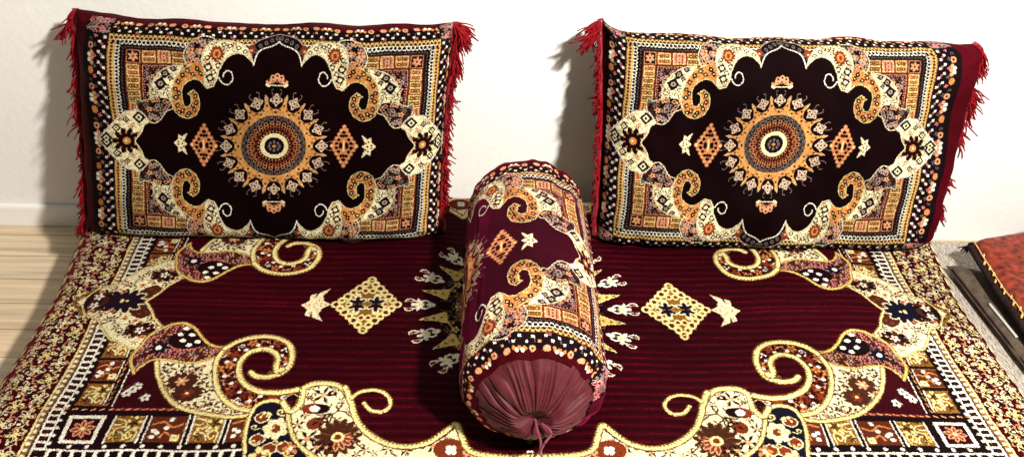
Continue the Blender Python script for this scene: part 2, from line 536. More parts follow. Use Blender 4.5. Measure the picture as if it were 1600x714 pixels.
    for i in range(N * 8):
        a = 2 * math.pi * i / (N * 8)
        t = (i % 8) / 8.0
        r = 57 + 24 * abs(2 * t - 1) ** 1.9
        star.append(EL(r, a + math.pi / N * 0 + 2 * math.pi / N * .5))
    c.poly(star, (0.58, 0.27, 0.075), .8)
    c.sprinkle(star, 7, 3.2, (LGOLD, SALMON, RUST, BROWN), 35)
    c.stroke(star, 1.2, (0.62, 0.40, 0.22), .9, True)
    for i in range(N):
        a = 2 * math.pi * i / N
        # stamens on the sun rays, pods between them
        p = EL(53, a)
        c.dot(p, 2.4, BROWN, z=.3)
        for da in (-.10, .10):
            c.dot(EL(57.5, a + math.pi / N + da), 2.0, RUST, z=.3)
        c.dot(EL(64, a + math.pi / N), 2.0, BROWN, z=.3)
        p = EL(72, a)
        c.dot(p, 17, GR, 14.5, a, .15)
        for k in range(4):
            b = a + k * math.pi / 2
            c.dot((p[0] + 6.6 * math.cos(b), p[1] + 6.6 * math.sin(b)), 5.0, (0.70, 0.50, 0.33), 3.5, b)
            c.dot((p[0] + 6.6 * math.cos(b), p[1] + 6.6 * math.sin(b)), 2.1, BLACK, 1.6, b, .3)
            b += math.pi / 4
            c.dot((p[0] + 6.5 * math.cos(b), p[1] + 6.5 * math.sin(b)), 2.3, LILAC)
        for s in (-1, 1):
            e = [EL(76, a + s * .03), EL(81, a + s * .07), EL(87, a + s * .085), EL(89, a + s * .05)]
            c.stroke(smooth(e), 1.1, (0.22, 0.15, 0.13))
    # rings
    ring = [EL(48, a * .05) for a in range(126)]
    c.poly(ring, BLACK, .3)
    for i in range(28):
        a = 2 * math.pi * (i + .5) / 28
        p = EL(43, a)
        c.dot(p, 6.2, GREY, 5.2, a, .6)
        c.dot(p, 4.6, BLACK, 3.8, a, .3)
        c.dot(EL(44, a), 1.8, GREY)
    c.poly([EL(38, a * .05) for a in range(126)], BLACK, .3)
    for j, (r, n) in enumerate(((36, 26), (31.5, 24), (27, 22))):
        for i in range(n):
            a = 2 * math.pi * (i + .5 * (j % 2)) / n
            p = EL(r, a)
            c.dot(p, 4.3, (0.42, 0.15, 0.06) if j < 2 else RUST, 3.9, a, .7)
            c.dot(p, 2.7, BLACK, 2.3, a, .3)
    c.poly([EL(24, a * .05) for a in range(126)], BLACK, .3)
    for i in range(30):
        c.dot(EL(23, 2 * math.pi * i / 30), 1.2, SALMON)
    c.poly([EL(20.6, a * .05) for a in range(126)], LGOLD, .9)
    c.poly([EL(18.6, a * .05) for a in range(126)], CREAM, .9)
    c.poly([EL(14.5, a * .05) for a in range(126)], BLACK, .3)
    c.dot((0, 0), 3.2, ORANGE)
    for p in ((9, 0), (0, 8), (6.5, 6)):
        c.dot(p, 2, GREY, 3)
    # crown over the medallion, lozenge and star beside it
    p0 = EL(103, math.pi / 2)
    for x in (0, 7.5, 15):
        y = p0[1] + (5 if x == 0 else 2 if x < 10 else -4)
        c.dot((x, y), 5.5, SALMON, 8 if x < 10 else 5, .2 if x > 10 else 0)
        c.dot((x, y + 3), 2.2, BLACK, 2.2, 0, .3)
        c.dot((x, y - 5), 1.6, RUST, 2, 0, .3)
    c.dot((17, p0[1] - 10), 5, CREAM, 2.6, .6)
    c.stroke([(0, p0[1] - 10), (16, p0[1] - 10)], 2, CREAM)

    def lozenge(cx, rx, ry, ca, cb):
        c.diamond((cx, 0), rx, ry, ca, .8)
        for t in (.0, .2, .4, .6, .8, 1.0):
            for s in (-1, 1):
                q = (cx + s * rx * (1 - t), ry * t)
                c.dot(q, rx * .19, ca, z=.8)
                c.dot(q, rx * .09, SALMON if t else LGOLD, z=.9)
        for t in (.15, .42, .7, .95):
            for s in (-1, 1):
                c.dot((cx + s * rx * .74 * (1 - t), ry * .74 * t), rx * .15, cb, z=.3)
        c.dot((cx, ry * .52), rx * .14, cb, z=.3)
        c.dot((cx, ry * .72), rx * .10, cb, z=.3)
        for s in (-1, 1):
            c.dot((cx + s * rx * .27, 0), rx * .15, BLACK, ry * .18, 0, .2)
        c.stroke([(cx, 0), (cx, ry * .3)], 1.6, LGOLD)
    lozenge(131, 22, 38, (0.52, 0.19, 0.07), BLACK)
    cx = 173
    P = []
    for i in range(12):
        a = i * math.pi / 6
        r = 20 if i % 2 == 0 else 8.5
        P.append((cx + r * .62 * math.cos(a + math.pi / 6 * 0 + .0), r * 1.05 * math.sin(a + .0)))
    P = [(cx - 9, 0), (cx - 4, 5), (cx - 10, 23), (cx, 13), (cx + 7, 18), (cx + 7, 8), (cx + 15, 0), (cx + 6, -7), (cx, -11)]
    c.poly(P + [(cx - 4, -5)], CREAM, .8)
    for q in ((cx, 0), (cx + 2, 9), (cx + 7, 2), (cx - 3, 6)):
        c.dot(q, 1.8, RUST, z=.3)
    return c


# ------------------------------------------------------------------ mattress cloth design
def mattress_cloth():
    c = Cloth(980, 470, 1500, MAROON)
    # faint wefts across the plain field
    for i in range(44):
        c.stroke([(0, 6 + i * 11.2), (980, 6 + i * 11.2)], 1.6, (0.075, 0.0015, 0.010), .12)
    field = pts("671.2,-9.6 670.1,-6.2 666.3,-4.6 649.0,19.8 636.2,43.8 619.0,61.0 608.2,63.2 594.3,55.8 578.5,55.5 562.5,65.5 548.1,84.6 532.1,101.2 511.7,110.2 496.5,109.1 476.0,90.9 464.2,86.4 437.4,82.0 411.6,87.8 391.3,105.0 382.9,131.0 383.6,152.4 393.4,171.4 413.7,181.4 430.9,181.6 442.0,177.2 449.3,167.1 437.2,171.3 422.4,169.0 413.2,158.9 414.3,143.2 421.1,130.2 434.3,122.2 451.3,125.5 461.3,136.6 466.2,151.2 463.5,169.5 454.4,184.7 442.9,195.5 420.9,204.7 396.5,207.1 364.6,201.3 357.3,194.4 343.8,187.4 327.0,184.4 304.1,188.2 290.3,200.3 279.2,216.3 272.2,224.2 268.8,243.7 255.2,267.7 235.5,288.5 214.9,304.0 195.4,309.8 175.4,310.8 152.2,302.3 138.3,291.3 125.2,278.9 112.0,266.3 103.9,277.4 97.7,295.8 93.6,310.1 81.1,319.5 66.9,321.8 38.5,326.2 4.3,327.1 -10.7,-24.5")
    # outer border flowers
    rnd = random.Random(2)
    BD = (0.034, 0.0005, 0.0024)
    c.rect(740, 0, 980, 470, BD, .2)
    c.rect(0, 350, 980, 470, BD, .2)
    c.rect(836, 0, 930, 470, RED, .3)
    def cluster(x, y, s, tone):
        A = [CREAM, LGOLD, CREAM][tone % 3]
        for k in range(4):
            a = tone + k * 1.57
            c.dot((x + s * .75 * math.cos(a), y + s * .75 * math.sin(a)), s * .5, A, s * .34, a)
            c.dot((x + s * .75 * math.cos(a), y + s * .75 * math.sin(a)), s * .24, BROWN, s * .14, a, .3)
        c.dot((x, y), s * .38, LGOLD)
        for k in range(5):
            a = tone + k * 1.257
            c.stroke(smooth([(x + s * 1.1 * math.cos(a), y + s * 1.1 * math.sin(a)), (x + s * 1.55 * math.cos(a + .3), y + s * 1.5 * math.sin(a + .3)), (x + s * 1.25 * math.cos(a + .75), y + s * 1.25 * math.sin(a + .75))], n=3), s * .20, [CREAM, SALMON, LGOLD][k % 3])
    for j in range(14):
        y = j * 37
        for i, x in enumerate((758, 786, 813)):
            yy = y + (18 if i % 2 else 0)
            cluster(x, yy, 9.6, i + j * 2)
            c.motif('cur', (x + 14, yy + 16), 6.5, j + i, CREAM, RED, RED) if (i + j) % 2 else None
            c.motif('vin', (x - 4, yy + 18), 9, 1.4 + i, LGOLD if i != 1 else SALMON, RED, RED)
            c.dot((x + 14, yy - 4), 3.4, NAVY, 5, .5, .3)
            c.dot((x + 4, yy + 17), 2.6, PALE)
        c.poly([(832, y - 13), (862, y - 10), (866, y + 13), (831, y + 10)], LGOLD if j % 2 else CREAM, .8)
        c.flower((848, y), 8, 5, RED, OCHRE, j)
        c.motif('bur', (842, y + 18), 8, j, NAVY, PALE, PALE)
        c.motif('cur', (858, y + 19), 8, j, PALE, PALE, PALE)
        c.rect(908, y - 8, 980, y + 8, OCHRE, .6)
    for i in range(27):
        x = i * 34
        if x < 770:
            for j, yy in enumerate((368, 400, 432)):
                cluster(x + 16 * (j % 2), yy, 9.6, i + j)
                c.motif('cur', (x + 16 * (j % 2) + 15, yy + 12), 8, i + j, PINK, RED, RED)
    # frame bands
    c.rect(0, 0, 740, 350, DEEP, .2)
    c.rect(728, 0, 739.5, 350, OCHRE, .6)
    c.rect(0, 339, 739.5, 350, OCHRE, .6)
    c.stroke([(739, 0), (739, 350), (0, 350)], 3.2, LGOLD, .9)
    c.rect(0, 0, 727, 337, BLACK, .2)
    for i in range(60):
        y = 6 + i * 11.3
        if y < 335:
            c.dot((733.5, y), 3.3, PALE)
            c.dot((704, y * 1.25 + 3), 2.9, PALE) if y * 1.25 < 316 else None
    for i in range(60):
        x = 8 + i * 13.8
        if x < 728:
            c.dot((x, 343.5), 3.3, PALE)
        x = 14 + i * 26.4
        if x < 700:
            c.dot((x, 311.5), 3.3, PALE)
    c.rect(0, 305, 698, 317, BLACK, .2)
    for i in range(30):
        x = 14 + i * 26.4
        if x < 700:
            c.dot((x, 311.5), 3.3, PALE)
    # ladder
    c.rect(707, 0, 725, 336, BLACK, .2)
    c.rect(0, 318, 725, 336, BLACK, .2)
    c.stroke([(724.5, 0), (724.5, 335.5), (0, 335.5)], 3.2, PALE, .9)
    c.stroke([(708, 0), (708, 319), (0, 319)], 2.8, PALE, .9)
    for i in range(60):
        y = 4 + i * 12.6
        if y < 330:
            c.stroke([(710, y), (723, y)], 4.6, PALE, .9)
            c.motif('tick', (716, y + 6), 5, .2, BROWN, BROWN, BROWN)
        x = 6 + i * 17.8
        if x < 712:
            c.stroke([(x, 320), (x, 334)], 5.4, PALE, .9)
    # tiles
    c.rect(0, 250, 700, 307, BLACK, .25)
    c.rect(646, 0, 700, 307, BLACK, .25)

    def tileA(x0, y0, x1, y1):
        c.rect(x0, y0, x1, y1, OCHRE, .5)
        c.sprinkle([(x0, y0), (x1, y0), (x1, y1), (x0, y1)], 13, 7, (BROWN, GOLD, RUST), int(x0))
        w, h = x1 - x0, y1 - y0
        T = lambda a, b: (x0 + a * w, y0 + b * h)
        c.motif('bur', T(.30, .28), .20 * max(w, h), .3, BLACK, BLACK, BLACK)
        for k in range(5):
            p = T(.30 + .2 * math.cos(k * 1.257 + .9), .28 + .22 * math.sin(k * 1.257 + .9))
            c.dot(p, 3.2, LGOLD)
        c.motif('bur', T(.74, .78), .18 * max(w, h), .9, NAVY, BLACK, BLACK)
        c.stroke(smooth([T(.9, .12), T(.62, .2), T(.55, .42), T(.8, .5), T(.86, .66)]), 2.4, LGOLD)
        c.stroke(smooth([T(.12, .9), T(.1, .62), T(.3, .55), T(.42, .72), T(.3, .86), T(.2, .75)]), 2.4, LGOLD)
        c.stroke(smooth([T(.45, .9), T(.52, .7), T(.7, .62)]), 2.2, CREAM)
        c.stroke(smooth([T(.92, .34), T(.78, .36), T(.68, .3)]), 2.2, CREAM)
        c.dot(T(.48, .55), 2.4, CREAM)

    def tileB(x0, y0, x1, y1):
        c.rect(x0, y0, x1, y1, (.095, .016, .007), .3)
        w, h = x1 - x0, y1 - y0
        T = lambda a, b: (x0 + a * w, y0 + b * h)
        for a, b in ((.82, .55), (.70, .62), (.80, .78), (.5, .42), (.42, .12)):
            c.dot(T(a, b), 3.9, PALE)
        p = T(.2, .8)
        c.motif('sq', p, 12, 0, LGOLD, PALE, PALE)
        c.dot(p, 2.6, CREAM, z=.9)
        c.dot(p, 1.4, BLACK, z=.2)
        c.stroke(smooth([T(.1, .3), T(.35, .4), T(.6, .2), T(.9, .3)]), 3, ORANGE, .5)
        c.stroke(smooth([T(.35, .7), T(.5, .6), T(.6, .8)]), 3, ORANGE, .5)
    # along the front row
    x = 625
    k = 0
    while x > 20:
        w = 44 if k % 2 == 0 else 55
        (tileA if k % 2 == 0 else tileB)(x - w, 256, x, 304)
        c.stroke([(x + 1, 255), (x + 1, 306)], 2.0, PALE, .9)
        c.stroke([(x - w - 1, 255), (x - w - 1, 306)], 2.0, PALE, .9)
        x -= w + 9.5
        k += 1
    y = 233
    k = 0
    while y > 5:
        h = 43 if k % 2 == 0 else 41
        (tileA if k % 2 == 0 else tileB)(656, y - h, 695, y)
        c.stroke([(655, y - h), (655, y)], 2.2, PALE, .9)
        for yy in (y, y - h):
            c.stroke([(655, yy), (696, yy)], 1.8, OCHRE, .7)
        y -= h + 8
        k += 1
    # corner tile
    c.rect(641, 254, 694, 305, PALE, .9)
    c.rect(647, 260, 688, 299, MAROON, .2)
    for k in range(8):
        a = k * .785 + .2
        p = (667 + 10 * math.cos(a), 279 + 9 * math.sin(a))
        c.dot(p, 8, SALMON, 3.8, a)
        c.dot(p, 5.4, RUST, 1.8, a, .3)
    c.dot((667, 279), 3.2, LGOLD)
    # corner field with floret sprigs
    c.rect(0, 0, 641, 246, (0.030, 0.0008, 0.0035), .15)
    c.stroke([(0, 242), (640, 242)], 4.2, RUST, .5)
    for i in range(60):
        c.stroke([(i * 13, 241), (i * 13 + 6, 243)], 2.2, SALMON, .7)
        if i * 12 < 236:
            c.stroke([(649, i * 12), (650.5, i * 12 + 6)], 2.2, ORANGE, .6)
    c.stroke([(641, 0), (641, 236)], 2.4, PALE, .9)
    for p in pts("628.8,207.3 617.6,193.7 598.0,217.5 623.2,200.5"):
        if p[0] > 0:
            for k in range(5):
                c.dot((p[0] + 5 * math.cos(k * 1.257), p[1] + 5 * math.sin(k * 1.257)), 3.0, PALE)
            c.motif('cur', (p[0] + 6, p[1] - 8), 6, 1.0, BROWN, RUST, RUST)
    # plain ground
    lobe1 = pts("795.7,-5.1 789.8,-7.0 785.0,-0.3 771.4,9.5 752.3,37.2 730.1,44.8 716.2,68.4 697.5,91.3 680.3,98.6 662.7,110.3 645.7,114.5 637.8,106.9 626.8,82.3 608.2,63.2 619.0,61.0 636.2,43.8 649.0,19.8 666.3,-4.6 672.8,-14.7")
    leaf = pts("632.6,166.3 645.7,142.4 645.9,123.4 641.3,112.4 637.0,93.3 629.1,78.5 610.3,63.3 594.3,55.8 578.5,55.5 562.5,65.5 548.1,84.6 532.1,101.2 511.7,110.2 496.9,109.8 500.2,119.6 511.9,133.0 530.5,140.6 548.8,145.2 570.0,142.7 595.8,138.7 612.6,140.4 624.7,150.7")
    pais = pts("605.1,141.7 595.7,168.6 580.2,195.9 558.9,221.0 534.2,238.9 510.1,248.8 485.8,253.7 457.3,255.9 433.8,253.1 429.6,241.6 465.1,223.8 467.7,233.0 486.1,214.2 499.4,191.5 507.1,167.4 507.2,147.5 507.8,133.0 530.5,140.6 548.8,145.2 570.0,142.7 595.8,138.7")
    band = pts("501.8,115.1 496.5,109.1 476.0,90.9 464.2,86.4 437.4,82.0 411.6,87.8 391.3,105.0 382.9,131.0 383.6,152.4 393.4,171.4 413.7,181.4 430.9,181.6 442.0,177.2 449.3,167.1 437.2,171.3 422.4,169.0 413.2,158.9 414.3,143.2 421.1,130.2 434.3,122.2 451.3,125.5 461.3,136.6 466.2,151.2 463.5,169.5 454.4,184.7 442.9,195.5 420.9,204.7 396.5,207.1 364.6,201.3 355.7,211.9 353.3,231.7 364.5,251.1 381.8,232.0 398.0,224.3 415.6,229.8 425.2,242.1 428.8,245.4 442.3,245.6 460.0,236.8 474.5,225.2 487.3,209.5 498.9,191.5 507.1,167.4 508.6,141.7")
    oval = pts("425.3,294.9 427.8,266.9 425.2,242.1 415.6,229.8 398.0,224.3 381.8,232.0 371.3,251.2 363.4,272.4 353.9,293.1 340.9,313.3 327.4,327.1 309.2,336.2 304.1,368.6 394.1,369.0 413.1,332.3")
    lobe2 = pts("364.5,251.1 357.6,240.8 353.4,225.1 355.4,207.9 351.0,198.4 341.1,191.5 321.6,187.1 301.2,190.9 288.8,204.4 278.2,224.3 271.0,250.1 259.6,271.5 237.9,293.3 216.5,307.0 195.0,314.5 175.2,314.9 151.9,307.0 136.2,294.9 123.3,280.1 114.8,270.1 111.9,268.8 108.7,278.7 103.5,295.8 98.4,312.6 85.9,321.9 66.9,325.3 38.5,328.6 4.4,330.6 6.0,366.9 304.1,368.6 327.4,327.1 340.9,313.3 353.9,293.1")
    c.poly(lobe1, CREAM, .9)
    c.sprinkle(lobe1, 27, 9.5, (BROWN, BLACK, OCHRE), 51)
    c.poly(smooth(oval, True, 4), NAVY, .3)
    c.poly(lobe2, CREAM, .9)
    c.sprinkle(lobe2, 27, 10, (BROWN, BLACK, OCHRE), 51)
    c.poly(band, MAROON, .3)
    c.poly(smooth(pais, False, 3), CREAM, .9)
    c.sprinkle(smooth(pais, False, 3), 26, 9.5, (BROWN, BLACK), 52)
    # cloth of the band: florets on rust
    c.clip = c.mask(band)
    for i, p in enumerate(pts("503.0,131.4 501.2,158.8 488.8,187.9 473.5,209.4 454.6,226.3 437.9,235.2 426.1,222.0 481.6,129.6 473.3,111.7 457.5,102.4 437.4,97.5 415.0,103.2 398.4,117.9 392.4,138.5 395.1,157.3 470.5,193.1 471.4,172.5 485.6,151.4 490.8,109.0 402.6,216.5 382.3,218.9 369.9,210.8 487.6,172.7 438.9,208.9")):
        c.motif(['cur', 'ro5', 'vin', 'ro4'][i % 4], p, 9, i * 1.3, [PALE, ORANGE, SALMON, RUST][i % 4], RUST, BROWN)
    c.fill(band, ['tick', 'cur'], 11, 6, [(RUST, RUST, RUST), (ORANGE, RUST, RUST), (BROWN, BROWN, BROWN)], 9)
    for p in pts("492.5,144.4 479.2,139.8 490.2,174.1 475.1,190.5 456.7,209.2 436.7,227.4 420.1,218.0 465.3,119.0 448.8,108.3 425.1,110.9 404.5,129.9 393.9,147.2 366.5,218.7"):
        c.dot(p, 3.8, PALE, 3.0, .4)
    for p in pts("369.4,221.4")[:1]:
        c.dot(p, 8, BLACK, 6)
    c.clip = None
    # big pink leaf
    c.poly(smooth(leaf, True, 4), BROWN, .3)
    c.fill(smooth(leaf, True, 4), ['tick', 'cur', 'tick', 'vin'], 7.5, 6.2, [(PINK, RED, RED), (SALMON, RED, RED), (PINK, PALE, RED), (LILAC, RED, RED), (BLACK, BLACK, BLACK)], 21, .3, 1.3)
    c.clip = c.mask(smooth(leaf, True, 4))
    for p in pts("564.7,92.0"):
        c.dot(p, 34, BLACK, 24, .2, .3)
    for p in pts("582.5,81.5 563.5,81.2 575.0,96.8 562.6,107.2 551.0,97.9 575.9,67.3"):
        c.dot(p, 5.0, PALE, 4.2)
    p = pts("609.6,113.9")[0]
    for k in range(8):
        c.dot((p[0] + 10 * math.cos(k * .785), p[1] + 9 * math.sin(k * .785)), 8, NAVY, 3.6, k * .785, .3)
    c.dot(p, 5, PALE, z=.9)
    c.clip = None
    # cream left lobe: navy blossom, ovals
    c.clip = c.mask(lobe1)
    p = pts("702.6,-7.2")[0]
    for q in pts("669.6,12.4 676.2,22.5 657.2,27.1 665.4,32.2"):
        c.dot(q, 15, BROWN, 9, -.6, .3)
        c.dot(q, 4, RUST, 3, 0, .5)
    for k in range(13):
        a = k * .4833
        c.dot((p[0] + 25 * math.cos(a), p[1] + 24 * math.sin(a)), 18.5, CREAM, 8.4, a, .6)
    for k in range(13):
        a = k * .4833
        c.dot((p[0] + 24 * math.cos(a), p[1] + 23 * math.sin(a)), 17, NAVY, 6.6, a, .3)
    c.dot(p, 18, NAVY, z=.3)
    c.flower(p, 12, 6, LGOLD, BROWN, .3)
    for q, rx, ry in zip(pts("652.6,71.3 748.2,11.7 773.8,-14.2"), (24, 24, 19), (14, 15, 11)):
        for k in range(10):
            a = k * .628
            c.dot((q[0] + rx * .6 * math.cos(a), q[1] + ry * .6 * math.sin(a)), rx * .46, BLACK if k % 2 else BROWN, ry * .42, a, .3)
        c.dot(q, rx * .5, BROWN, ry * .5, 0, .3)
        c.flower(q, ry * .62, 5, PALE, RUST, .5)
    for q in pts("692.9,66.4 639.8,47.9 666.7,83.0 680.9,78.6 711.4,46.0 672.4,56.5 725.2,28.4 722.3,57.4 640.1,67.0 630.4,60.5 703.4,44.3"):
        c.motif('bur', q, 11 if q[0] > 620 else 9, q[0], BLACK, SALMON, SALMON)
    for q in pts("711.8,26.5 685.2,43.9 666.5,48.4 642.2,33.3 746.9,25.6 644.2,87.3"):
        c.dot(q, 6, SALMON, 4, .4)
        c.dot(q, 3, RED, 2, .4, .4)
    c.clip = None
    # cream paisley florets
    c.clip = c.mask(smooth(pais, False, 3))
    for q, rx, ry, B in zip(pts("554.1,183.3 536.3,210.8"), (23, 22), (15, 15), (SALMON, RUST)):
        for k in range(12):
            a = k * .5236
            c.dot((q[0] + rx * .66 * math.cos(a), q[1] + ry * .66 * math.sin(a)), rx * .42, BROWN, ry * .36, a, .3)
        c.dot(q, rx * .66, BROWN, ry * .66, 0, .3)
        c.flower(q, ry * .7, 6, B, LGOLD, .2)
    for q in pts("499.0,228.8 594.7,158.7 565.4,158.3 535.1,164.9 563.6,205.1 526.2,182.9 508.2,201.7 575.8,187.7 519.7,238.7 583.6,168.4 513.1,171.6 553.3,158.1 517.3,193.7 551.7,228.7 475.2,242.1 508.9,213.8 487.4,239.7 581.9,154.3 531.2,193.9"):
        c.motif('bur', q, 13, q[0] * .7, BROWN, CREAM, CREAM)
    for q in pts("543.4,160.8 568.2,199.8 531.1,153.5 504.2,238.6 447.8,246.9 469.1,247.1"):
        c.dot(q, 8, BROWN, 3, .4, .3)
        c.dot(q, 4, SALMON, 1.6, .4, .5)
    c.clip = None
    # black oval bouquet
    c.clip = c.mask(smooth(oval, True, 4))
    p = pts("381.8,281.2")[0]
    for k in range(7):
        a = k * .898
        c.dot((p[0] + 12 * math.cos(a), p[1] + 13 * math.sin(a)), 8, CREAM, 6.5, a)
        c.dot((p[0] + 12 * math.cos(a), p[1] + 13 * math.sin(a)), 3, LGOLD, 2, a, .6)
    c.dot(p, 7, RUST, 8, 0, .3)
    for q in pts("407.2,260.4 404.9,301.9 362.9,315.8 382.9,318.3"):
        P = [(q[0] + 11 * math.cos(a * .524), q[1] + (9 + 2 * (a % 2)) * math.sin(a * .524)) for a in range(12)]
        c.poly(P, RUST, .4)
        c.stroke(P, 1.9, CREAM, .9, True)
    c.flower(pts("395.2,329.9")[0], 15, 5, LGOLD, RUST)
    c.flower(pts("351.3,318.0")[0], 13, 5, ORANGE, PALE)
    c.fill(smooth(oval, True, 4), ['cur'], 30, 9, [(LGOLD, RUST, RUST)], 2)
    c.clip = None
    # cream front lobe with brown daisy
    c.clip = c.mask(lobe2)
    p = pts("285.0,297.4")[0]
    for k in range(15):
        a = k * .4189
        c.dot((p[0] + 21 * math.cos(a), p[1] + 22 * math.sin(a)), 15, BROWN, 5.6, a, .3)
        c.stroke([(p[0] + 12 * math.cos(a + .2), p[1] + 12 * math.sin(a + .2)), (p[0] + 30 * math.cos(a + .2), p[1] + 30 * math.sin(a + .2))], 1.3, OCHRE, .6)
    for k in range(5):
        a = k * .45 - .3
        c.dot((p[0] - 16 * math.cos(a), p[1] + 16 * math.sin(a)), 11, SALMON, 4, -a)
        c.dot((p[0] - 16 * math.cos(a), p[1] + 16 * math.sin(a)), 8, RUST, 2.2, -a, .3)
    c.dot(p, 10, LGOLD, 10)
    c.dot(p, 5.4, RUST, 5.4, 0, .3)
    p = pts("332.4,241.8")[0]
    c.dot(p, 20, RUST, 11, 0, .4)
    c.dot((p[0] - 9, p[1]), 15, BLACK, 10, 0, .3)
    c.dot(p, 8, PALE, 7, 0, .9)
    p = pts("325.1,272.1")[0]
    c.dot(p, 13, RUST, 12, .3, .4)
    c.motif('bur', (p[0] - 7, p[1] - 4), 15, .5, BLACK, RUST, RUST)
    for q, s in zip(pts("322.4,214.2 330.8,301.3 351.7,273.6 309.7,259.4 342.8,199.7 306.0,203.3 241.4,321.9 143.1,311.7 180.4,321.4 208.8,319.3 292.1,224.4 279.6,243.8 343.4,254.7 124.3,304.4 257.4,305.5 298.1,317.6 347.6,218.5 312.1,317.7"), (15, 16, 10, 10, 8, 12, 8, 11, 8, 9, 6, 6, 7, 8, 8, 10, 7, 12)):
        c.motif('bur', q, s * 1.3, q[0], BLACK if s > 7 else BROWN, SALMON, SALMON)
    for a in ("538,628 528,640 518,648 508,655", "528,640 540,643 548,650", "480,618 495,624 512,620 520,628", "520,648 516,660 514,668", "565,698 590,700 610,702"):
        pass
    for a in (pts("288.6,228.3 296.3,244.0 304.6,254.3 313.0,263.2"), pts("296.3,244.0 284.0,247.7 275.0,256.5"), pts("302.6,254.3 304.3,269.4 304.8,279.3"), pts("349.2,221.1 343.2,221.1 334.0,228.9"), pts("267.7,283.9 257.4,305.5 246.6,317.2")):
        c.stroke(smooth(a), 2.6, BROWN, .3)
    q = pts("116.3,318.6")[0]
    c.dot(q, 26, RUST, 20, 0, .3)
    for k in range(4):
        c.dot((q[0] + 5 * math.cos(k * 1.57 + .78), q[1] + 5 * math.sin(k * 1.57 + .78)), 4.4, PALE)
    q = pts("90.5,330.1")[0]
    c.flower(q, 13, 5, SALMON, RUST, .3)
    for x in (20, 60, 100):
        c.flower((x, 342), 11, 5, SALMON, RUST, .3)
    c.clip = None
    # plain field drawn again over the motifs' borders
    M = c.mask(field)
    c.clip = M
    c.rect(0, 0, 760, 400, MAROON, .12)
    for i in range(44):
        for q in range(26):
            f = rnd.uniform(.55, 1.25)
            yy = 5 + i * 16.5 + rnd.uniform(-.3, .3)
            c.stroke([(q * 30, yy), (q * 30 + 31, yy + rnd.uniform(-.3, .3))], rnd.uniform(2.6, 4.2), (0.046 * f + .010, 0.0006 * f, 0.0048 * f + .0006), .22)
            c.stroke([(q * 30, yy + 8), (q * 30 + 31, yy + 8)], 3.6, (0.013, 0.0002, 0.0014), .06)
    c.clip = None
    DK = (0.13, 0.06, 0.01)
    rp = lambda s, w, colr=LGOLD, n=6: c.rope(smooth(s, n=n), w, colr, DK)
    rp(pts("671.7,-11.3 667.4,-4.5 650.1,18.7 637.5,43.0 620.6,61.1"), 4.2)
    rp(pts("632.6,166.3 624.7,150.7 612.6,140.4 595.8,138.7 570.0,142.7 548.8,145.2 530.5,140.6 511.9,133.0 500.7,119.6"), 3.6, GOLD)
    rp(pts("632.2,167.7 645.7,142.4 645.9,123.4 641.3,112.4 637.0,93.3 629.1,78.5 610.3,63.3 594.3,55.8 578.5,55.5 562.5,65.5 548.1,84.6 532.1,101.2 511.7,110.2 497.0,109.1"), 4.6, GOLD)
    rp(pts("798.3,-11.9 784.0,8.1 769.0,24.4 759.8,37.3"), 3.5, OCHRE)
    rp(pts("771.4,9.5 752.3,37.2 730.1,44.8 716.2,68.4 697.5,91.3 680.3,98.6 662.7,110.3 645.7,114.5"), 3.0, LGOLD)
    rp(pts("604.2,144.6 595.7,168.6 580.2,195.9 558.9,221.0 534.2,238.9 510.1,248.8 485.4,254.9 456.7,258.4 433.3,255.6"), 6.5)
    rp(pts("501.1,118.1 506.1,131.5 509.2,147.5 506.1,167.3 498.6,190.8 485.7,212.2 468.4,230.4 449.0,241.8 429.5,246.7"), 7.5)
    rp(pts("500.1,113.6 488.4,101.4 475.6,92.8 458.7,87.1 436.7,85.1 412.1,90.9 394.3,105.8 386.0,131.1 387.0,150.7 396.2,167.2 414.7,176.6 431.9,176.8 441.8,173.4 448.2,167.6"), 8.5)
    rp(pts("397.6,160.1 403.9,164.5 409.0,154.6 409.0,138.7 415.8,125.6 432.2,117.0 452.3,121.0 464.2,133.0 470.3,151.2 467.0,169.6 456.8,187.5 443.0,199.6 419.9,209.4 395.7,211.1 373.5,207.5 363.1,204.0"), 8.5)
    rp(pts("416.7,324.3 424.8,294.9 427.8,266.9 425.0,242.8 415.3,231.1 397.6,226.3 381.5,233.3 371.3,251.2 363.4,272.4 353.9,293.1 341.3,310.9 326.1,323.6 309.6,333.9"), 5.5)
    rp(pts("382.0,230.7 370.0,247.4 362.0,243.4 355.5,230.4 355.5,213.3 354.6,201.2 343.0,192.2 324.3,189.2 303.5,193.0 290.8,204.4 280.2,220.3"), 8.0)
    rp(pts("289.7,197.6 278.2,224.3 270.0,250.1 257.5,272.7 237.0,292.7 215.6,306.9 195.1,313.3 175.2,314.3 151.9,306.4 137.2,295.5 124.1,282.6 111.9,269.4 104.8,281.2 99.6,298.2 94.5,312.5 82.1,321.9 57.4,326.4 29.0,328.5 4.3,328.3"), 8.0)
    rp(pts("276.7,220.3 268.9,210.2 257.4,205.4 240.7,204.6 225.6,211.0 215.3,224.9 216.7,238.0 226.8,245.8 241.2,244.7 250.8,237.7 256.2,229.3"), 5.4)
    c.stroke(smooth(pts("194.8,318.0 174.9,319.0 150.7,311.8 134.1,299.7 121.1,287.4 114.6,277.5")), 2.6, BROWN, .3)

    # --- medallion in the middle (partly under the bolster)
    EL = lambda r, a: (r * 1.20 * math.cos(a), r * 1.28 * math.sin(a))
    N = 16
    disc = [EL(124, a * .05) for a in range(126)]
    c.poly(disc, BLACK, .3)
    c.fill(disc, ['ro5', 'tul', 'cur', 'vin'], 17, 9, [(GOLD, BROWN, BROWN), (OCHRE, BROWN, GOLD), (GREY, OCHRE, BROWN), (SALMON, RUST, BROWN)], 41)
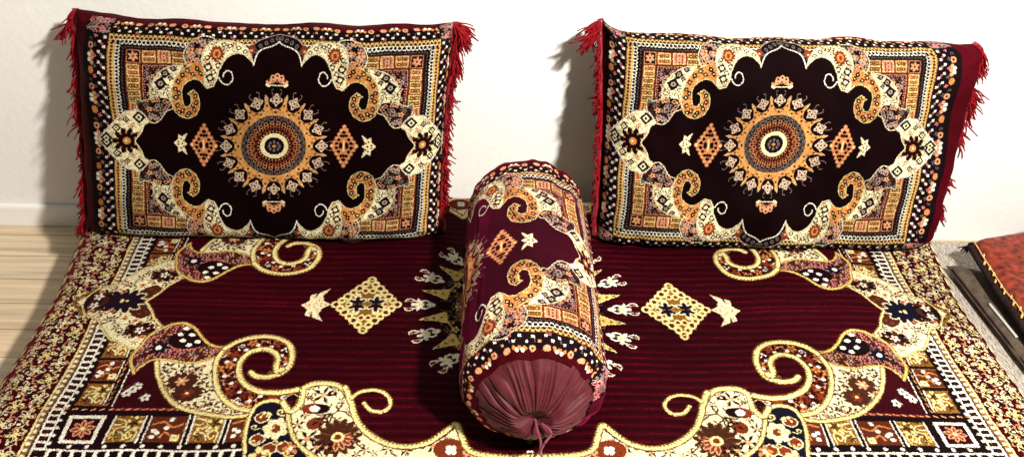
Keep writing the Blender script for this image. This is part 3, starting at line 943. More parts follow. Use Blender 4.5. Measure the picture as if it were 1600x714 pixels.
    for i in range(N):
        ar = 2 * math.pi * i / N + math.pi / N
        P = [EL(112, ar - .10), EL(131, ar - .04), EL(153, ar), EL(131, ar + .04), EL(112, ar + .10)]
        c.poly(P, GOLD, .8)
        c.stroke(P, 1.8, LGOLD, .9)
    for i in range(N):
        a = 2 * math.pi * i / N
        ar = a + math.pi / N
        for k in range(3):
            c.dot(EL(120 + k * 12, ar), 2.8, OCHRE, z=.4)
        c.dot(EL(112, ar - .1), 3.2, RUST, z=.4)
        p = EL(146, a)
        ex = (math.cos(a), math.sin(a))
        ey = (-ex[1], ex[0])
        T = lambda u, v: (p[0] + u * ex[0] + v * ey[0], p[1] + u * ex[1] + v * ey[1])
        c.dot(T(-2, 0), 22, MAROON, 15, a, .15)
        # lily: petals, eyes and two horned tendrils
        c.dot(T(-14, 0), 8, PALE, 4.5, a)
        for k in range(5):
            b = a + k * 1.257
            c.dot((T(6, 0)[0] + 8.5 * math.cos(b), T(6, 0)[1] + 8.5 * math.sin(b)), 7.5, PALE, 3.6, b)
        for s in (-1, 1):
            c.stroke(smooth([T(-16, 0), T(-8, s * 9), T(2, s * 9), T(6, s * 2)]), 3.4, PALE)
            c.dot(T(-3, s * 5.5), 4.2, BLACK, 2.6, a, .3)
            c.stroke(smooth([T(2, 0), T(8, s * 7), T(16, s * 10), T(22, s * 9)]), 3.2, PALE)
            c.stroke(smooth([T(18, s * 12), T(25, s * 16), T(32, s * 14), T(34, s * 9)]), 2.4, PALE)
            c.stroke(smooth([T(18, s * 9), T(26, s * 10), T(32, s * 9)]), 1.8, SALMON)
            c.dot(T(10, s * 2.5), 4.5, CREAM, 2.4, a + s * .3)
        c.dot(T(4, 0), 5, LGOLD)
        c.dot(T(16, 0), 7, PALE, 3.4, a)
    c.poly([EL(90, a * .05) for a in range(126)], BLACK, .3)
    for r, n, s, A, B in ((84, 30, 8, GOLD, BROWN), (70, 26, 8, ORANGE, RUST), (56, 22, 7, GOLD, RUST)):
        for i in range(n):
            a = 2 * math.pi * i / n
            c.dot(EL(r, a), s, A, s * .85, a, .7)
            c.dot(EL(r, a), s * .5, B, s * .45, a, .3)
    c.poly([EL(44, a * .05) for a in range(126)], PALE, .9)
    c.poly([EL(33, a * .05) for a in range(126)], BLACK, .3)
    # lozenge with two navy blossoms
    LX, LW, LH = 277, 60, 72
    cx = LX
    c.diamond((cx, 0), LW * .93, LH * .93, OCHRE, .6)
    for t in range(7):
        tt = t / 6.0
        for s in (-1, 1):
            q = (cx + s * LW * .9 * (1 - tt), LH * .9 * tt)
            c.dot(q, 8.2 if t % 2 == 0 else 7.2, LGOLD, 9.5, 0, .8)
            c.dot(q, 3.6 if t % 2 else 4.6, RUST if t % 2 else BROWN, 3.6 if t % 2 else 5.2, 0, .3)
            q = (cx + s * LW * .6 * (1 - tt), LH * .6 * tt)
            if t % 2:
                c.dot(q, 6.4, LGOLD, 8, 0, .8)
                c.dot(q, 3.6, RUST, 4.6, 0, .3)
    c.dot((cx, LH - 2), 7, LGOLD, 6)
    c.dot((cx, LH - 3), 3.6, RUST, 3, 0, .3)
    for s in (-1, 1):
        q = (cx + s * 17, 0)
        for k in range(6):
            a = k * 1.047 + .52
            c.dot((q[0] + 10.5 * math.cos(a), q[1] + 18 * math.sin(a)), 8, CREAM, 6.0, a)
        for k in range(6):
            a = k * 1.047 + .52
            c.dot((q[0] + 7 * math.cos(a), q[1] + 12 * math.sin(a)), 9, NAVY, 4.2, a, .2)
        c.dot((cx + s * 33, 0), 5.5, LGOLD)
        c.dot((cx + s * 33, 0), 2.7, RUST, z=.3)
    # crescent star
    cx = 365
    P = [(cx - 25, 0), (cx - 12, 9), (cx - 6, 24), (cx - 17, 44), (cx + 2, 33), (cx + 6, 18), (cx + 8, 32), (cx + 17, 26), (cx + 15, 12), (cx + 28, 0)]
    c.poly(P + [(cx + 15, -12), (cx - 6, -24), (cx - 12, -9)], CREAM, .9)
    for q in ((cx - 8, 3), (cx - 3, 20), (cx + 3, 6), (cx + 11, 22), (cx + 14, 2), (cx - 16, 0), (cx - 8, 32), (cx - 2, 12)):
        c.dot(q, 2.2, SALMON, 1.6, .5, .4)
    return c


# ------------------------------------------------------------------ materials
def new_mat(name):
    mt = bpy.data.materials.new(name)
    mt.use_nodes = True
    nt = mt.node_tree
    return mt, nt, nt.nodes["Principled BSDF"]


def velvet(name, im, bump=0.0012, warp=0.0016, nap=-.3, sheen=.0, tint=(1, .02, .10, 1)):
    mt, nt, b = new_mat(name)
    N, L = nt.nodes.new, nt.links.new
    uv = N("ShaderNodeUVMap")
    uv.uv_map = "weave"
    nz = N("ShaderNodeTexNoise")
    nz.inputs["Scale"].default_value = 55
    nz.inputs["Detail"].default_value = 2
    sub = N("ShaderNodeVectorMath")
    sub.operation = 'SUBTRACT'
    sub.inputs[1].default_value = (.5, .5, .5)
    sc = N("ShaderNodeVectorMath")
    sc.operation = 'SCALE'
    sc.inputs["Scale"].default_value = warp
    add = N("ShaderNodeVectorMath")
    L(uv.outputs[0], nz.inputs["Vector"])
    L(nz.outputs["Color"], sub.inputs[0])
    L(sub.outputs[0], sc.inputs[0])
    L(uv.outputs[0], add.inputs[0])
    L(sc.outputs[0], add.inputs[1])
    tx = N("ShaderNodeTexImage")
    tx.image = im
    tx.extension = 'EXTEND'
    L(add.outputs[0], tx.inputs[0])
    # thread to thread variation of the dye
    n2 = N("ShaderNodeTexNoise")
    n2.inputs["Scale"].default_value = 420
    n2.inputs["Detail"].default_value = 3
    L(uv.outputs[0], n2.inputs["Vector"])
    mr = N("ShaderNodeMapRange")
    mr.inputs[1].default_value = .3
    mr.inputs[2].default_value = .7
    mr.inputs[3].default_value = .62
    mr.inputs[4].default_value = 1.22
    L(n2.outputs[0], mr.inputs[0])
    n3 = N("ShaderNodeTexNoise")
    n3.inputs["Scale"].default_value = 6
    n3.inputs["Detail"].default_value = 3
    L(uv.outputs[0], n3.inputs["Vector"])
    mr3 = N("ShaderNodeMapRange")
    mr3.inputs[1].default_value = .3
    mr3.inputs[2].default_value = .7
    mr3.inputs[3].default_value = .66
    mr3.inputs[4].default_value = 1.24
    L(n3.outputs[0], mr3.inputs[0])
    mm = N("ShaderNodeMath")
    mm.operation = 'MULTIPLY'
    L(mr.outputs[0], mm.inputs[0])
    L(mr3.outputs[0], mm.inputs[1])
    mul = N("ShaderNodeVectorMath")
    mul.operation = 'SCALE'
    L(tx.outputs["Color"], mul.inputs[0])
    L(mm.outputs[0], mul.inputs["Scale"])
    L(mul.outputs[0], b.inputs["Base Color"])
    b.inputs["Roughness"].default_value = .72
    b.inputs["Specular IOR Level"].default_value = .03
    b.inputs["Sheen Weight"].default_value = sheen
    b.inputs["Sheen Roughness"].default_value = .35
    b.inputs["Sheen Tint"].default_value = tint
    h = N("ShaderNodeMath")
    h.operation = 'MULTIPLY_ADD'
    h.inputs[1].default_value = .35
    L(n2.outputs[0], h.inputs[0])
    L(tx.outputs["Alpha"], h.inputs[2])
    bp = N("ShaderNodeBump")
    bp.inputs["Strength"].default_value = .8
    bp.inputs["Distance"].default_value = bump
    L(h.outputs[0], bp.inputs["Height"])
    # the pile leans sideways: tilt the shading normal along the nap
    lean = N("ShaderNodeVectorMath")
    lean.inputs[1].default_value = (nap, 0, 0)
    L(bp.outputs[0], lean.inputs[0])
    nn = N("ShaderNodeVectorMath")
    nn.operation = 'NORMALIZE'
    L(lean.outputs[0], nn.inputs[0])
    L(nn.outputs[0], b.inputs["Normal"])
    return mt


def plain(name, colr, rough=.7, spec=.3, var=.25, scale=60, bump=.001, sheen=0.0, stretch=(1, 1, 1), metal=0):
    mt, nt, b = new_mat(name)
    N, L = nt.nodes.new, nt.links.new
    tc = N("ShaderNodeTexCoord")
    mp = N("ShaderNodeMapping")
    mp.inputs["Scale"].default_value = stretch
    L(tc.outputs["Object"], mp.inputs[0])
    nz = N("ShaderNodeTexNoise")
    nz.inputs["Scale"].default_value = scale
    nz.inputs["Detail"].default_value = 5
    L(mp.outputs[0], nz.inputs["Vector"])
    mr = N("ShaderNodeMapRange")
    mr.inputs[1].default_value = .3
    mr.inputs[2].default_value = .7
    mr.inputs[3].default_value = 1 - var
    mr.inputs[4].default_value = 1 + var
    L(nz.outputs[0], mr.inputs[0])
    sc = N("ShaderNodeVectorMath")
    sc.operation = 'SCALE'
    sc.inputs[0].default_value = colr
    L(mr.outputs[0], sc.inputs["Scale"])
    L(sc.outputs[0], b.inputs["Base Color"])
    b.inputs["Roughness"].default_value = rough
    b.inputs["Specular IOR Level"].default_value = spec
    b.inputs["Sheen Weight"].default_value = sheen
    b.inputs["Metallic"].default_value = metal
    bp = N("ShaderNodeBump")
    bp.inputs["Distance"].default_value = bump
    bp.inputs["Strength"].default_value = .7
    L(nz.outputs[0], bp.inputs["Height"])
    L(bp.outputs[0], b.inputs["Normal"])
    return mt


def wood():
    mt, nt, b = new_mat("oak_planks")
    N, L = nt.nodes.new, nt.links.new
    tc = N("ShaderNodeTexCoord")
    br = N("ShaderNodeTexBrick")
    br.offset = .37
    br.inputs["Color1"].default_value = (.58, .44, .28, 1)
    br.inputs["Color2"].default_value = (.68, .54, .37, 1)
    br.inputs["Mortar"].default_value = (.30, .20, .11, 1)
    br.inputs["Scale"].default_value = 1
    br.inputs["Mortar Size"].default_value = .0012
    br.inputs["Brick Width"].default_value = .9
    br.inputs["Row Height"].default_value = .075
    L(tc.outputs["Object"], br.inputs["Vector"])
    mp = N("ShaderNodeMapping")
    mp.inputs["Scale"].default_value = (1.6, 42, 1)
    L(tc.outputs["Object"], mp.inputs[0])
    nz = N("ShaderNodeTexNoise")
    nz.inputs["Scale"].default_value = 1.6
    nz.inputs["Detail"].default_value = 6
    nz.inputs["Distortion"].default_value = .4
    L(mp.outputs[0], nz.inputs["Vector"])
    mr = N("ShaderNodeMapRange")
    mr.inputs[1].default_value = .3
    mr.inputs[2].default_value = .72
    mr.inputs[3].default_value = .72
    mr.inputs[4].default_value = 1.2
    L(nz.outputs[0], mr.inputs[0])
    sc = N("ShaderNodeVectorMath")
    sc.operation = 'SCALE'
    L(br.outputs["Color"], sc.inputs[0])
    L(mr.outputs[0], sc.inputs["Scale"])
    L(sc.outputs[0], b.inputs["Base Color"])
    b.inputs["Roughness"].default_value = .5
    b.inputs["Specular IOR Level"].default_value = .35
    return mt


def ribbed():
    mt, nt, b = new_mat("ribbed_carpet")
    N, L = nt.nodes.new, nt.links.new
    tc = N("ShaderNodeTexCoord")
    wv = N("ShaderNodeTexWave")
    wv.bands_direction = 'X'
    wv.inputs["Scale"].default_value = 42
    wv.inputs["Distortion"].default_value = 7
    wv.inputs["Detail"].default_value = 2
    wv.inputs["Detail Scale"].default_value = 3
    L(tc.outputs["Object"], wv.inputs["Vector"])
    mp = N("ShaderNodeMapping")
    mp.inputs["Scale"].default_value = (260, 70, 1)
    L(tc.outputs["Object"], mp.inputs[0])
    nz = N("ShaderNodeTexNoise")
    nz.inputs["Scale"].default_value = 1
    nz.inputs["Detail"].default_value = 3
    L(mp.outputs[0], nz.inputs["Vector"])
    mx = N("ShaderNodeMath")
    mx.operation = 'MULTIPLY_ADD'
    mx.inputs[1].default_value = .22
    L(wv.outputs["Fac"], mx.inputs[0])
    L(nz.outputs[0], mx.inputs[2])
    cr = N("ShaderNodeValToRGB")
    cr.color_ramp.elements[0].color = (.25, .215, .175, 1)
    cr.color_ramp.elements[0].position = .42
    cr.color_ramp.elements[1].color = (.56, .50, .43, 1)
    cr.color_ramp.elements[1].position = .82
    L(mx.outputs[0], cr.inputs[0])
    L(cr.outputs[0], b.inputs["Base Color"])
    b.inputs["Roughness"].default_value = .95
    b.inputs["Specular IOR Level"].default_value = .1
    bp = N("ShaderNodeBump")
    bp.inputs["Distance"].default_value = .004
    L(mx.outputs[0], bp.inputs["Height"])
    L(bp.outputs[0], b.inputs["Normal"])
    return mt


CIM = cushion_cloth((0.0042, 0.0003, 0.0007), (0.058, 0.0008, 0.004)).weave(1.1, 1).image("cushion_weave")
BIM = cushion_cloth((0.024, 0.0006, 0.0042), (0.040, 0.0007, 0.003)).weave(1.1, 3).image("bolster_weave")
MIM = mattress_cloth().weave(1.4, 2).image("mattress_weave")
M_CUSH = velvet("cushion_velvet", CIM, .0009, .0022)
M_BOL = velvet("bolster_velvet", BIM, .0012, .0030, 0.0, .22, (.90, .02, .20, 1))
M_MAT = velvet("mattress_velvet", MIM, .0016, .0012, -.3, .10)
M_RED = plain("red_satin_piping", (.20, .003, .010), .35, .5, .25, 260, .0006, .2)
M_FRINGE = plain("red_fringe_yarn", (.19, .0022, .006), .7, .12, .5, 130, .0004, .0)
M_CAP = plain("rose_cotton", (.070, .0055, .0105), .6, .25, .14, 150, .0005, .04)
M_CORD = plain("rose_cord", (.20, .020, .040), .6, .3, .3, 500, .0004, .2)
M_WALL = plain("white_wall_paint", (.82, .81, .775), .75, .25, .012, 70, .0012)
M_SKIRT = plain("white_gloss_paint", (.84, .83, .79), .4, .45, .01, 30, .0002)
M_RUG = plain("rust_wool", (.17, .021, .008), .95, .1, .75, 75, .004, .25)
M_RUGDARK = plain("dark_wool_edge", (.020, .010, .010), .9, .1, .4, 150, .003)
M_STITCH = plain("gold_stitching", (.72, .46, .16), .7, .3, .3, 200, .0005)
M_BAG = plain("grey_brown_vinyl", (.080, .058, .040), .7, .25, .45, 60, .0022, 0, (1, 1, 1))
M_GLINT = plain("pale_glint_strip", (.50, .48, .45), .25, .6, .05, 30, .0002)  # pale colour stands in for a specular streak on the bag
M_GREY = plain("grey_felt", (.15, .115, .105), .9, .1, .2, 90, .001)


# ------------------------------------------------------------------ mesh helpers
def mesh_obj(name, V, F, mat, parent=None, uv=None, smooth_=True, mats=None, fm=None):
    me = bpy.data.meshes.new(name)
    me.from_pydata([tuple(v) for v in V], [], F)
    if uv is not None:
        ul = me.uv_layers.new(name="weave")
        li = np.empty(len(me.loops), np.int32)
        me.loops.foreach_get("vertex_index", li)
        ul.data.foreach_set("uv", np.asarray(uv, np.float32)[li].ravel())
    me.materials.append(mat)
    for q in mats or []:
        me.materials.append(q)
    if fm is not None:
        me.polygons.foreach_set("material_index", fm)
    if smooth_:
        me.polygons.foreach_set("use_smooth", [True] * len(me.polygons))
    me.update()
    o = bpy.data.objects.new(name, me)
    col.objects.link(o)
    o.parent = parent
    return o


def tag(o, label=None, cat=None, group=None, kind=None):
    for k, v in (("label", label), ("category", cat), ("group", group), ("kind", kind)):
        if v:
            o[k] = v
    return o


def empty(name, loc, rot=(0, 0, 0)):
    o = bpy.data.objects.new(name, None)
    col.objects.link(o)
    o.location = loc
    o.rotation_euler = rot
    o.empty_display_size = .05
    return o


def grid_faces(nu, nv, off=0, flip=False, wrap=False):
    F = []
    for j in range(nv - 1):
        for i in range(nu if wrap else nu - 1):
            a = off + j * nu + i
            b = off + j * nu + (i + 1) % nu
            f = (a, b, b + nu, a + nu)
            F.append(f[::-1] if flip else f)
    return F


def tube(P, r, n=6, V=None, F=None, taper=None):
    V = [] if V is None else V
    F = [] if F is None else F
    P = [Vector(p) for p in P]
    base = len(V)
    up = Vector((0, 0, 1))
    for i, p in enumerate(P):
        d = (P[min(i + 1, len(P) - 1)] - P[max(i - 1, 0)])
        d = d.normalized() if d.length > 0 else Vector((0, 0, 1))
        a = d.cross(up if abs(d.z) < .9 else Vector((1, 0, 0))).normalized()
        b = d.cross(a)
        rr = r if taper is None else r * (1 + (taper - 1) * i / (len(P) - 1))
        for k in range(n):
            t = 2 * math.pi * k / n
            V.append(p + a * rr * math.cos(t) + b * rr * math.sin(t))
    for i in range(len(P) - 1):
        for k in range(n):
            q = base + i * n
            F.append((q + k, q + (k + 1) % n, q + n + (k + 1) % n, q + n + k))
    F.append(tuple(base + k for k in range(n))[::-1])
    F.append(tuple(base + (len(P) - 1) * n + k for k in range(n)))
    return V, F


def box(x0, x1, y0, y1, z0, z1):
    V = [(x, y, z) for z in (z0, z1) for y in (y0, y1) for x in (x0, x1)]
    F = [(0, 2, 3, 1), (4, 5, 7, 6), (0, 1, 5, 4), (2, 6, 7, 3), (0, 4, 6, 2), (1, 3, 7, 5)]
    return V, F


def nzv(x, y, z, s):
    return noise.noise(Vector((x * s, y * s, z * s)))


# ------------------------------------------------------------------ the setting
FLOOR = -0.15
V, F = box(-2.6, 2.8, -1.2, 1.56, FLOOR - .05, FLOOR)
tag(mesh_obj("wood_floor", V, F, wood(), smooth_=False), kind='structure')
V, F = box(-2.6, 2.8, 1.545, 1.65, FLOOR - .05, 2.3)
tag(mesh_obj("wall", V, F, M_WALL, smooth_=False), kind='structure')
V = []
F = []
prof = [(1.544, FLOOR + .0005), (1.534, FLOOR + .0005), (1.534, FLOOR + .046), (1.535, FLOOR + .050), (1.538, FLOOR + .053), (1.544, FLOOR + .054)]
for x in (-2.59, .80):
    for y, z in prof:
        V.append((x, y, z))
n = len(prof)
F = [(i, (i + 1) % n, n + (i + 1) % n, n + i) for i in range(n)] + [tuple(range(n))[::-1], tuple(range(n, 2 * n))]
tag(mesh_obj("skirting_board", V, F, M_SKIRT, smooth_=False), kind='structure')
V, F = box(0.35, 2.4, -.2, 1.532, FLOOR + .0005, FLOOR + .005)
tag(mesh_obj("carpet", V, F, ribbed(), smooth_=False), kind='structure')

# ------------------------------------------------------------------ mattress
HX, HY, CY, RR, TH = .846, .372, 1.118, .050, .148


def wrap(s, half, r):
    """surface distance from the middle -> (offset, drop) over a rounded edge"""
    a = abs(s)
    flat = half - r
    q = r * math.pi / 2
    if a <= flat:
        o, d = a, 0.0
    elif a <= flat + q:
        t = (a - flat) / r
        o, d = flat + r * math.sin(t), r * (1 - math.cos(t))
    else:
        o, d = half, r + (a - flat - q)
    return math.copysign(o, s), d


S = HX - RR + RR * math.pi / 2 + TH - RR
T = HY - RR + RR * math.pi / 2 + TH - RR
nu, nv = 260, 130
V, UV = [], []
for j in range(nv):
    t = -T + 2 * T * j / (nv - 1)
    oy, dy = wrap(t, HY, RR)
    for i in range(nu):
        s = -S + 2 * S * i / (nu - 1)
        ox, dx = wrap(s, HX, RR)
        d = min(dx + dy, TH)
        soft = nzv(ox, oy, 3, 3.0) * .007 + nzv(ox, oy * 1.6, 9, 9.0) * .0030 - .012 * math.exp(-((ox / .09) ** 2)) * math.exp(-(((oy + .07) / .26) ** 4))
        ox += nzv(0, oy, 5, 5) * .006 * (1 if dx > 0 else 0) + .008 * math.sin(min(1, d / TH) * math.pi) * (np.sign(s) if dx > .01 else 0)
        ox *= 1 + .030 * max(0, min(1, (oy - .06) / .18)) * (abs(ox) / HX) ** 6
        V.append((ox, CY + oy, -d + soft * (1 - d / TH)))
        sj = s + .006 * noise.noise(Vector((s * 4, t * 4, 2.2))) + .0025 * noise.noise(Vector((s * 14, t * 14, 7)))
        tj = t + .006 * noise.noise(Vector((s * 4, t * 4, 9.2))) + .0025 * noise.noise(Vector((s * 14, t * 14, 3)))
        UV.append((.5 + sj / 1.96, .5 + tj / .94))
F = grid_faces(nu, nv)
b0 = len(V)
mat = tag(mesh_obj("floor_mattress", V, F, M_MAT, None, UV),
          "long floor mattress in maroon velvet with gold scrolls, lying along the wall under everything else", "mattress")


# ------------------------------------------------------------------ cushions
def cushion(loc, lean, x_bl, x_br, x_tl, x_tr, ztop, uoff, voff, us, vs, label, clumps, T1=.052, seed=1, rough=1.0, round_right=False):
    root = empty("cushion", loc, (R(-lean), 0, 0))
    tag(root, label, "cushion", "pair of fringed cushions leaning on the wall")
    nu, nv = 150, 100
    W = ((x_br - x_bl) + (x_tr - x_tl)) / 2
    H = ztop(0)

    def shape(a, b, side):
        # a,b in [-1,1]; side -1 front, +1 back
        t = (b + 1) / 2
        xl, xr = x_bl + (x_tl - x_bl) * t, x_br + (x_tr - x_br) * t
        pin = .010 * (1 - b * b) ** 1.0
        xl += pin * .6
        xr -= pin * .4
        rc_ = .022 * (max(0, abs(b) - .86) / .14) ** 2
        xr -= rc_ if round_right else 0
        x = (xl + xr) / 2 + a * (xr - xl) / 2
        z = t * ztop(a)
        
        pa = max(0, 1 - abs(a) ** 9) ** .5
        pb = max(0, 1 - abs(b) ** (5 if b > 0 else 16)) ** .5
        p = pa * pb
        y = side * (T1 if side < 0 else .058) * p
        z += y * math.tan(R(lean)) * (1 - t) ** 4
        w = nzv(x, z, seed + side, 7) * .010 + nzv(x, z, seed + 5, 20) * .0038
        # diagonal creases running in from the corners
        cd = (1 - abs(a)) * .34 + (1 - abs(b)) * .21
        w += .0045 * math.sin((abs(a) * .34 - abs(b) * .21) * 130 + 4 * nzv(x, z, seed, 9)) * math.exp(-(cd / .055) ** 2)
        edge = (abs(a) ** 8 + abs(b) ** 8)
        w += edge * nzv(x * 2, z * 2, seed + 9, 14) * .006
        y += w * rough
        # puckers pulling in from the seams
        y += .0022 * math.sin(a * 60 + 3 * nzv(x, z, seed, 6)) * abs(b) ** 12
        z += abs(b) ** 6 * nzv(x, 0, seed + 3, 9) * .010 * (1 if b > 0 else .1)
        return Vector((x, y, z))
    AA = [math.sin(math.pi / 2 * (-1 + 2 * i / (nu - 1))) * .35 + (-1 + 2 * i / (nu - 1)) * .65 for i in range(nu)]
    BB = [math.sin(math.pi / 2 * (-1 + 2 * j / (nv - 1))) * .35 + (-1 + 2 * j / (nv - 1)) * .65 for j in range(nv)]
    V, UV = [], []
    for side in (-1, 1):
        for b in BB:
            for a in AA:
                V.append(shape(a, b, side))
    P = np.array([tuple(v) for v in V]).reshape(2, nv, nu, 3)
    # fabric coordinates = distance run over the surface
    for k in range(2):
        g = P[k]
        du = np.linalg.norm(np.diff(g[:, :, [0, 1]], axis=1), axis=2)
        su = np.concatenate([np.zeros((nv, 1)), np.cumsum(du, 1)], 1)
        su -= su[:, nu // 2:nu // 2 + 1]
        midx = g[:, nu // 2, 0] - (x_bl + x_br + x_tl + x_tr) / 4
        su = su + 0 * midx[:, None]
        dv = np.linalg.norm(np.diff(g[:, :, [2, 1]], axis=0), axis=2)
        sv = np.concatenate([np.zeros((1, nu)), np.cumsum(dv, 0)], 0)
        sv -= sv[nv // 2:nv // 2 + 1]
        for j in range(nv):
            for i in range(nu):
                jx = .0045 * noise.noise(Vector((su[j, i] * 7, sv[j, i] * 7, seed + .5))) + .0015 * noise.noise(Vector((su[j, i] * 26, sv[j, i] * 26, seed + 4.5)))
                jy = .0045 * noise.noise(Vector((su[j, i] * 7, sv[j, i] * 7, seed + 8.5))) + .0015 * noise.noise(Vector((su[j, i] * 26, sv[j, i] * 26, seed + 6.5)))
                UV.append((.5 + (su[j, i] * us + uoff + jx) / .86, .5 + (sv[j, i] * vs + voff + jy) / .60))
    F = grid_faces(nu, nv) + grid_faces(nu, nv, nu * nv, True)
    n0 = nu * nv
    for i in range(nu - 1):
        F.append((i + 1, i, n0 + i, n0 + i + 1))
        q = (nv - 1) * nu
        F.append((q + i, q + i + 1, n0 + q + i + 1, n0 + q + i))
    for j in range(nv - 1):
        F.append((j * nu, (j + 1) * nu, n0 + (j + 1) * nu, n0 + j * nu))
        e = nu - 1
        F.append(((j + 1) * nu + e, j * nu + e, n0 + j * nu + e, n0 + (j + 1) * nu + e))
    mesh_obj("cover", V, F, M_CUSH, root, UV)
    rnd = random.Random(seed)
    for sd in (-1, 1):
        # satin piping down the seam
        V, F = [], []
        line = []
        for j in range(60):
            b = -1 + 2 * j / 59
            p = shape(sd, b, -1)
            line.append((p.x + sd * .004 + .0015 * math.sin(j * .9), p.y * .3 + .002, p.z))
        tube(line, .0062, 8, V, F)
        mesh_obj("piping", V, F, M_RED, root)
        V, F = [], []
        tube([(shape(sd, -.98 + 1.96 * j / 40, 1) + Vector((sd * .003, .002, 0))) for j in range(41)], .0045, 6, V, F)
        for (b0, b1, cnt, ln, out, down, spread) in clumps[sd]:
            for k in range(cnt):
                b = rnd.uniform(b0, b1)
                p = shape(sd, b, 1)
                q = Vector((p.x + sd * .006, rnd.uniform(-.008, .008), p.z))
                L = ln * rnd.uniform(.55, 1.15)
                ph = math.floor(b * 26)
                rc = random.Random(int(ph * 7 + sd * 31 + seed))
                cl = Vector((sd * out * rc.uniform(.6, 1.3), rc.uniform(-.3, .3), -down * rc.uniform(.5, 1.3)))
                d = (cl + Vector((rnd.gauss(0, spread), rnd.gauss(0, spread), rnd.gauss(0, spread)))).normalized()
                bend = Vector((rnd.gauss(0, .25) * 1.0, rnd.gauss(0, .2), -rnd.uniform(.1, .7)))
                wob = Vector((rc.uniform(-1, 1) * .6 + rnd.gauss(0, .3), rnd.gauss(0, .5), rc.uniform(-1, 1) * .6))
                st = [q + d * (L * t) + bend * (L * t * t) + wob * (L * .12 * math.sin(5.5 * t)) for t in (0, .17, .33, .5, .67, .83, 1)]
                tube(st, rnd.uniform(.0016, .0027), 5, V, F, .55)
        mesh_obj("fringe", V, F, M_FRINGE, root)
    return root


left_clumps = {
    -1: [(.88, .98, 50, .034, .9, .9, .18), (.25, .82, 120, .028, .35, 1.2, .16), (-.5, .25, 110, .026, .4, 1.2, .18), (-.96, -.5, 90, .026, .3, 1.2, .18), (-1.0, -.95, 50, .022, .9, .9, .3)],
    1: [(.88, 1.0, 110, .030, 1.2, .45, .28), (.62, .88, 90, .036, .3, 1.2, .18), (-.3, .60, 80, .016, .7, .9, .3), (-.85, -.3, 80, .014, .9, .5, .35)],
}
right_clumps = {
    -1: [(.84, .98, 90, .032, 1.0, .9, .22), (.1, .80, 110, .014, .8, .8, .3), (-.9, .1, 90, .010, .8, .6, .3)],
    1: [(.72, .94, 70, .020, .4, 1.0, .3), (.35, .56, 55, .026, .9, .7, .35), (.05, .25, 26, .026, .7, .9, .3), (-.45, -.3, 18, .014, .8, .4, .3), (-.75, -.6, 16, .014, .8, .5, .3)],
}
cushion((0, 1.340, .001), 18.5, -.848, -.160, -.818, -.136, lambda a: .410 - .016 * (1 - abs(a) ** 2.5), -.0265, .019, 1.02, 1.04,
        "left cushion, black and gold medallion pattern in deep shade with red fringes on both sides", left_clumps, .064, 1)
cushion((0, 1.336, .001), 18.5, .155, .846, .140, .872, lambda a: .398 + .004 * a ** 4 + .024 * max(0, -a) ** 14, .036, -.004, 1.03, 1.03,
        "right cushion, brighter medallion pattern with a wide plain red velvet margin on its right side", right_clumps, .064, 6, 1.2, True)

# ------------------------------------------------------------------ bolster
BR, BY0, BY1 = .106, .800, 1.290
bol = empty("bolster", (0.002, (BY0 + BY1) / 2, .003), (0, 0, R(-.8)))
tag(bol, "round bolster in patterned maroon velvet standing out toward the camera between the two cushions", "bolster")
HLN = (BY1 - BY0) / 2
nu, nv = 260, 120
V, UV = [], []
TE = 2.35
for j in range(nv):
    t = -1 + 2 * j / (nv - 1)
    y = t * HLN
    e = max(0, abs(y) - (HLN - .03)) / .03
    r0 = BR * (1 + .025 * (1 - t * t)) - (.024 if y < 0 else .014) * e ** 2
    for i in range(nu):
        th = TE - 2 * math.pi * i / (nu - 1)
        fold = nzv(math.cos(th) * 1.2, y * 2.2, math.sin(th) * 1.2, 3.2) * .0045 + nzv(math.cos(th) * 2, y * 7, math.sin(th) * 2, 4) * .0016
        fold += .0030 * math.sin(th * 9 + 5 * nzv(th, y, 0, 3)) * max(0, abs(t) - .8) * 3
        r = r0 + fold
        x, z = r * math.sin(th), BR + r * math.cos(th)
        z = max(z, .006 + .0)
        x *= 1 + .05 * max(0, 1 - z / .05)
        V.append((x, y, z))
        UV.append((.5 + (.43 - (TE - th) * .106 + .004 * nzv(y * 8, th * .6, 2, 1)) / .86, .5 + (y + .017 + math.copysign(.013 * min(e, 1) ** 2, y) + .004 * nzv(y * 5, th * 1.2, 7, 1)) / .60))
F = grid_faces(nu, nv)
mesh_obj("cover", V, F, M_BOL, bol, UV)


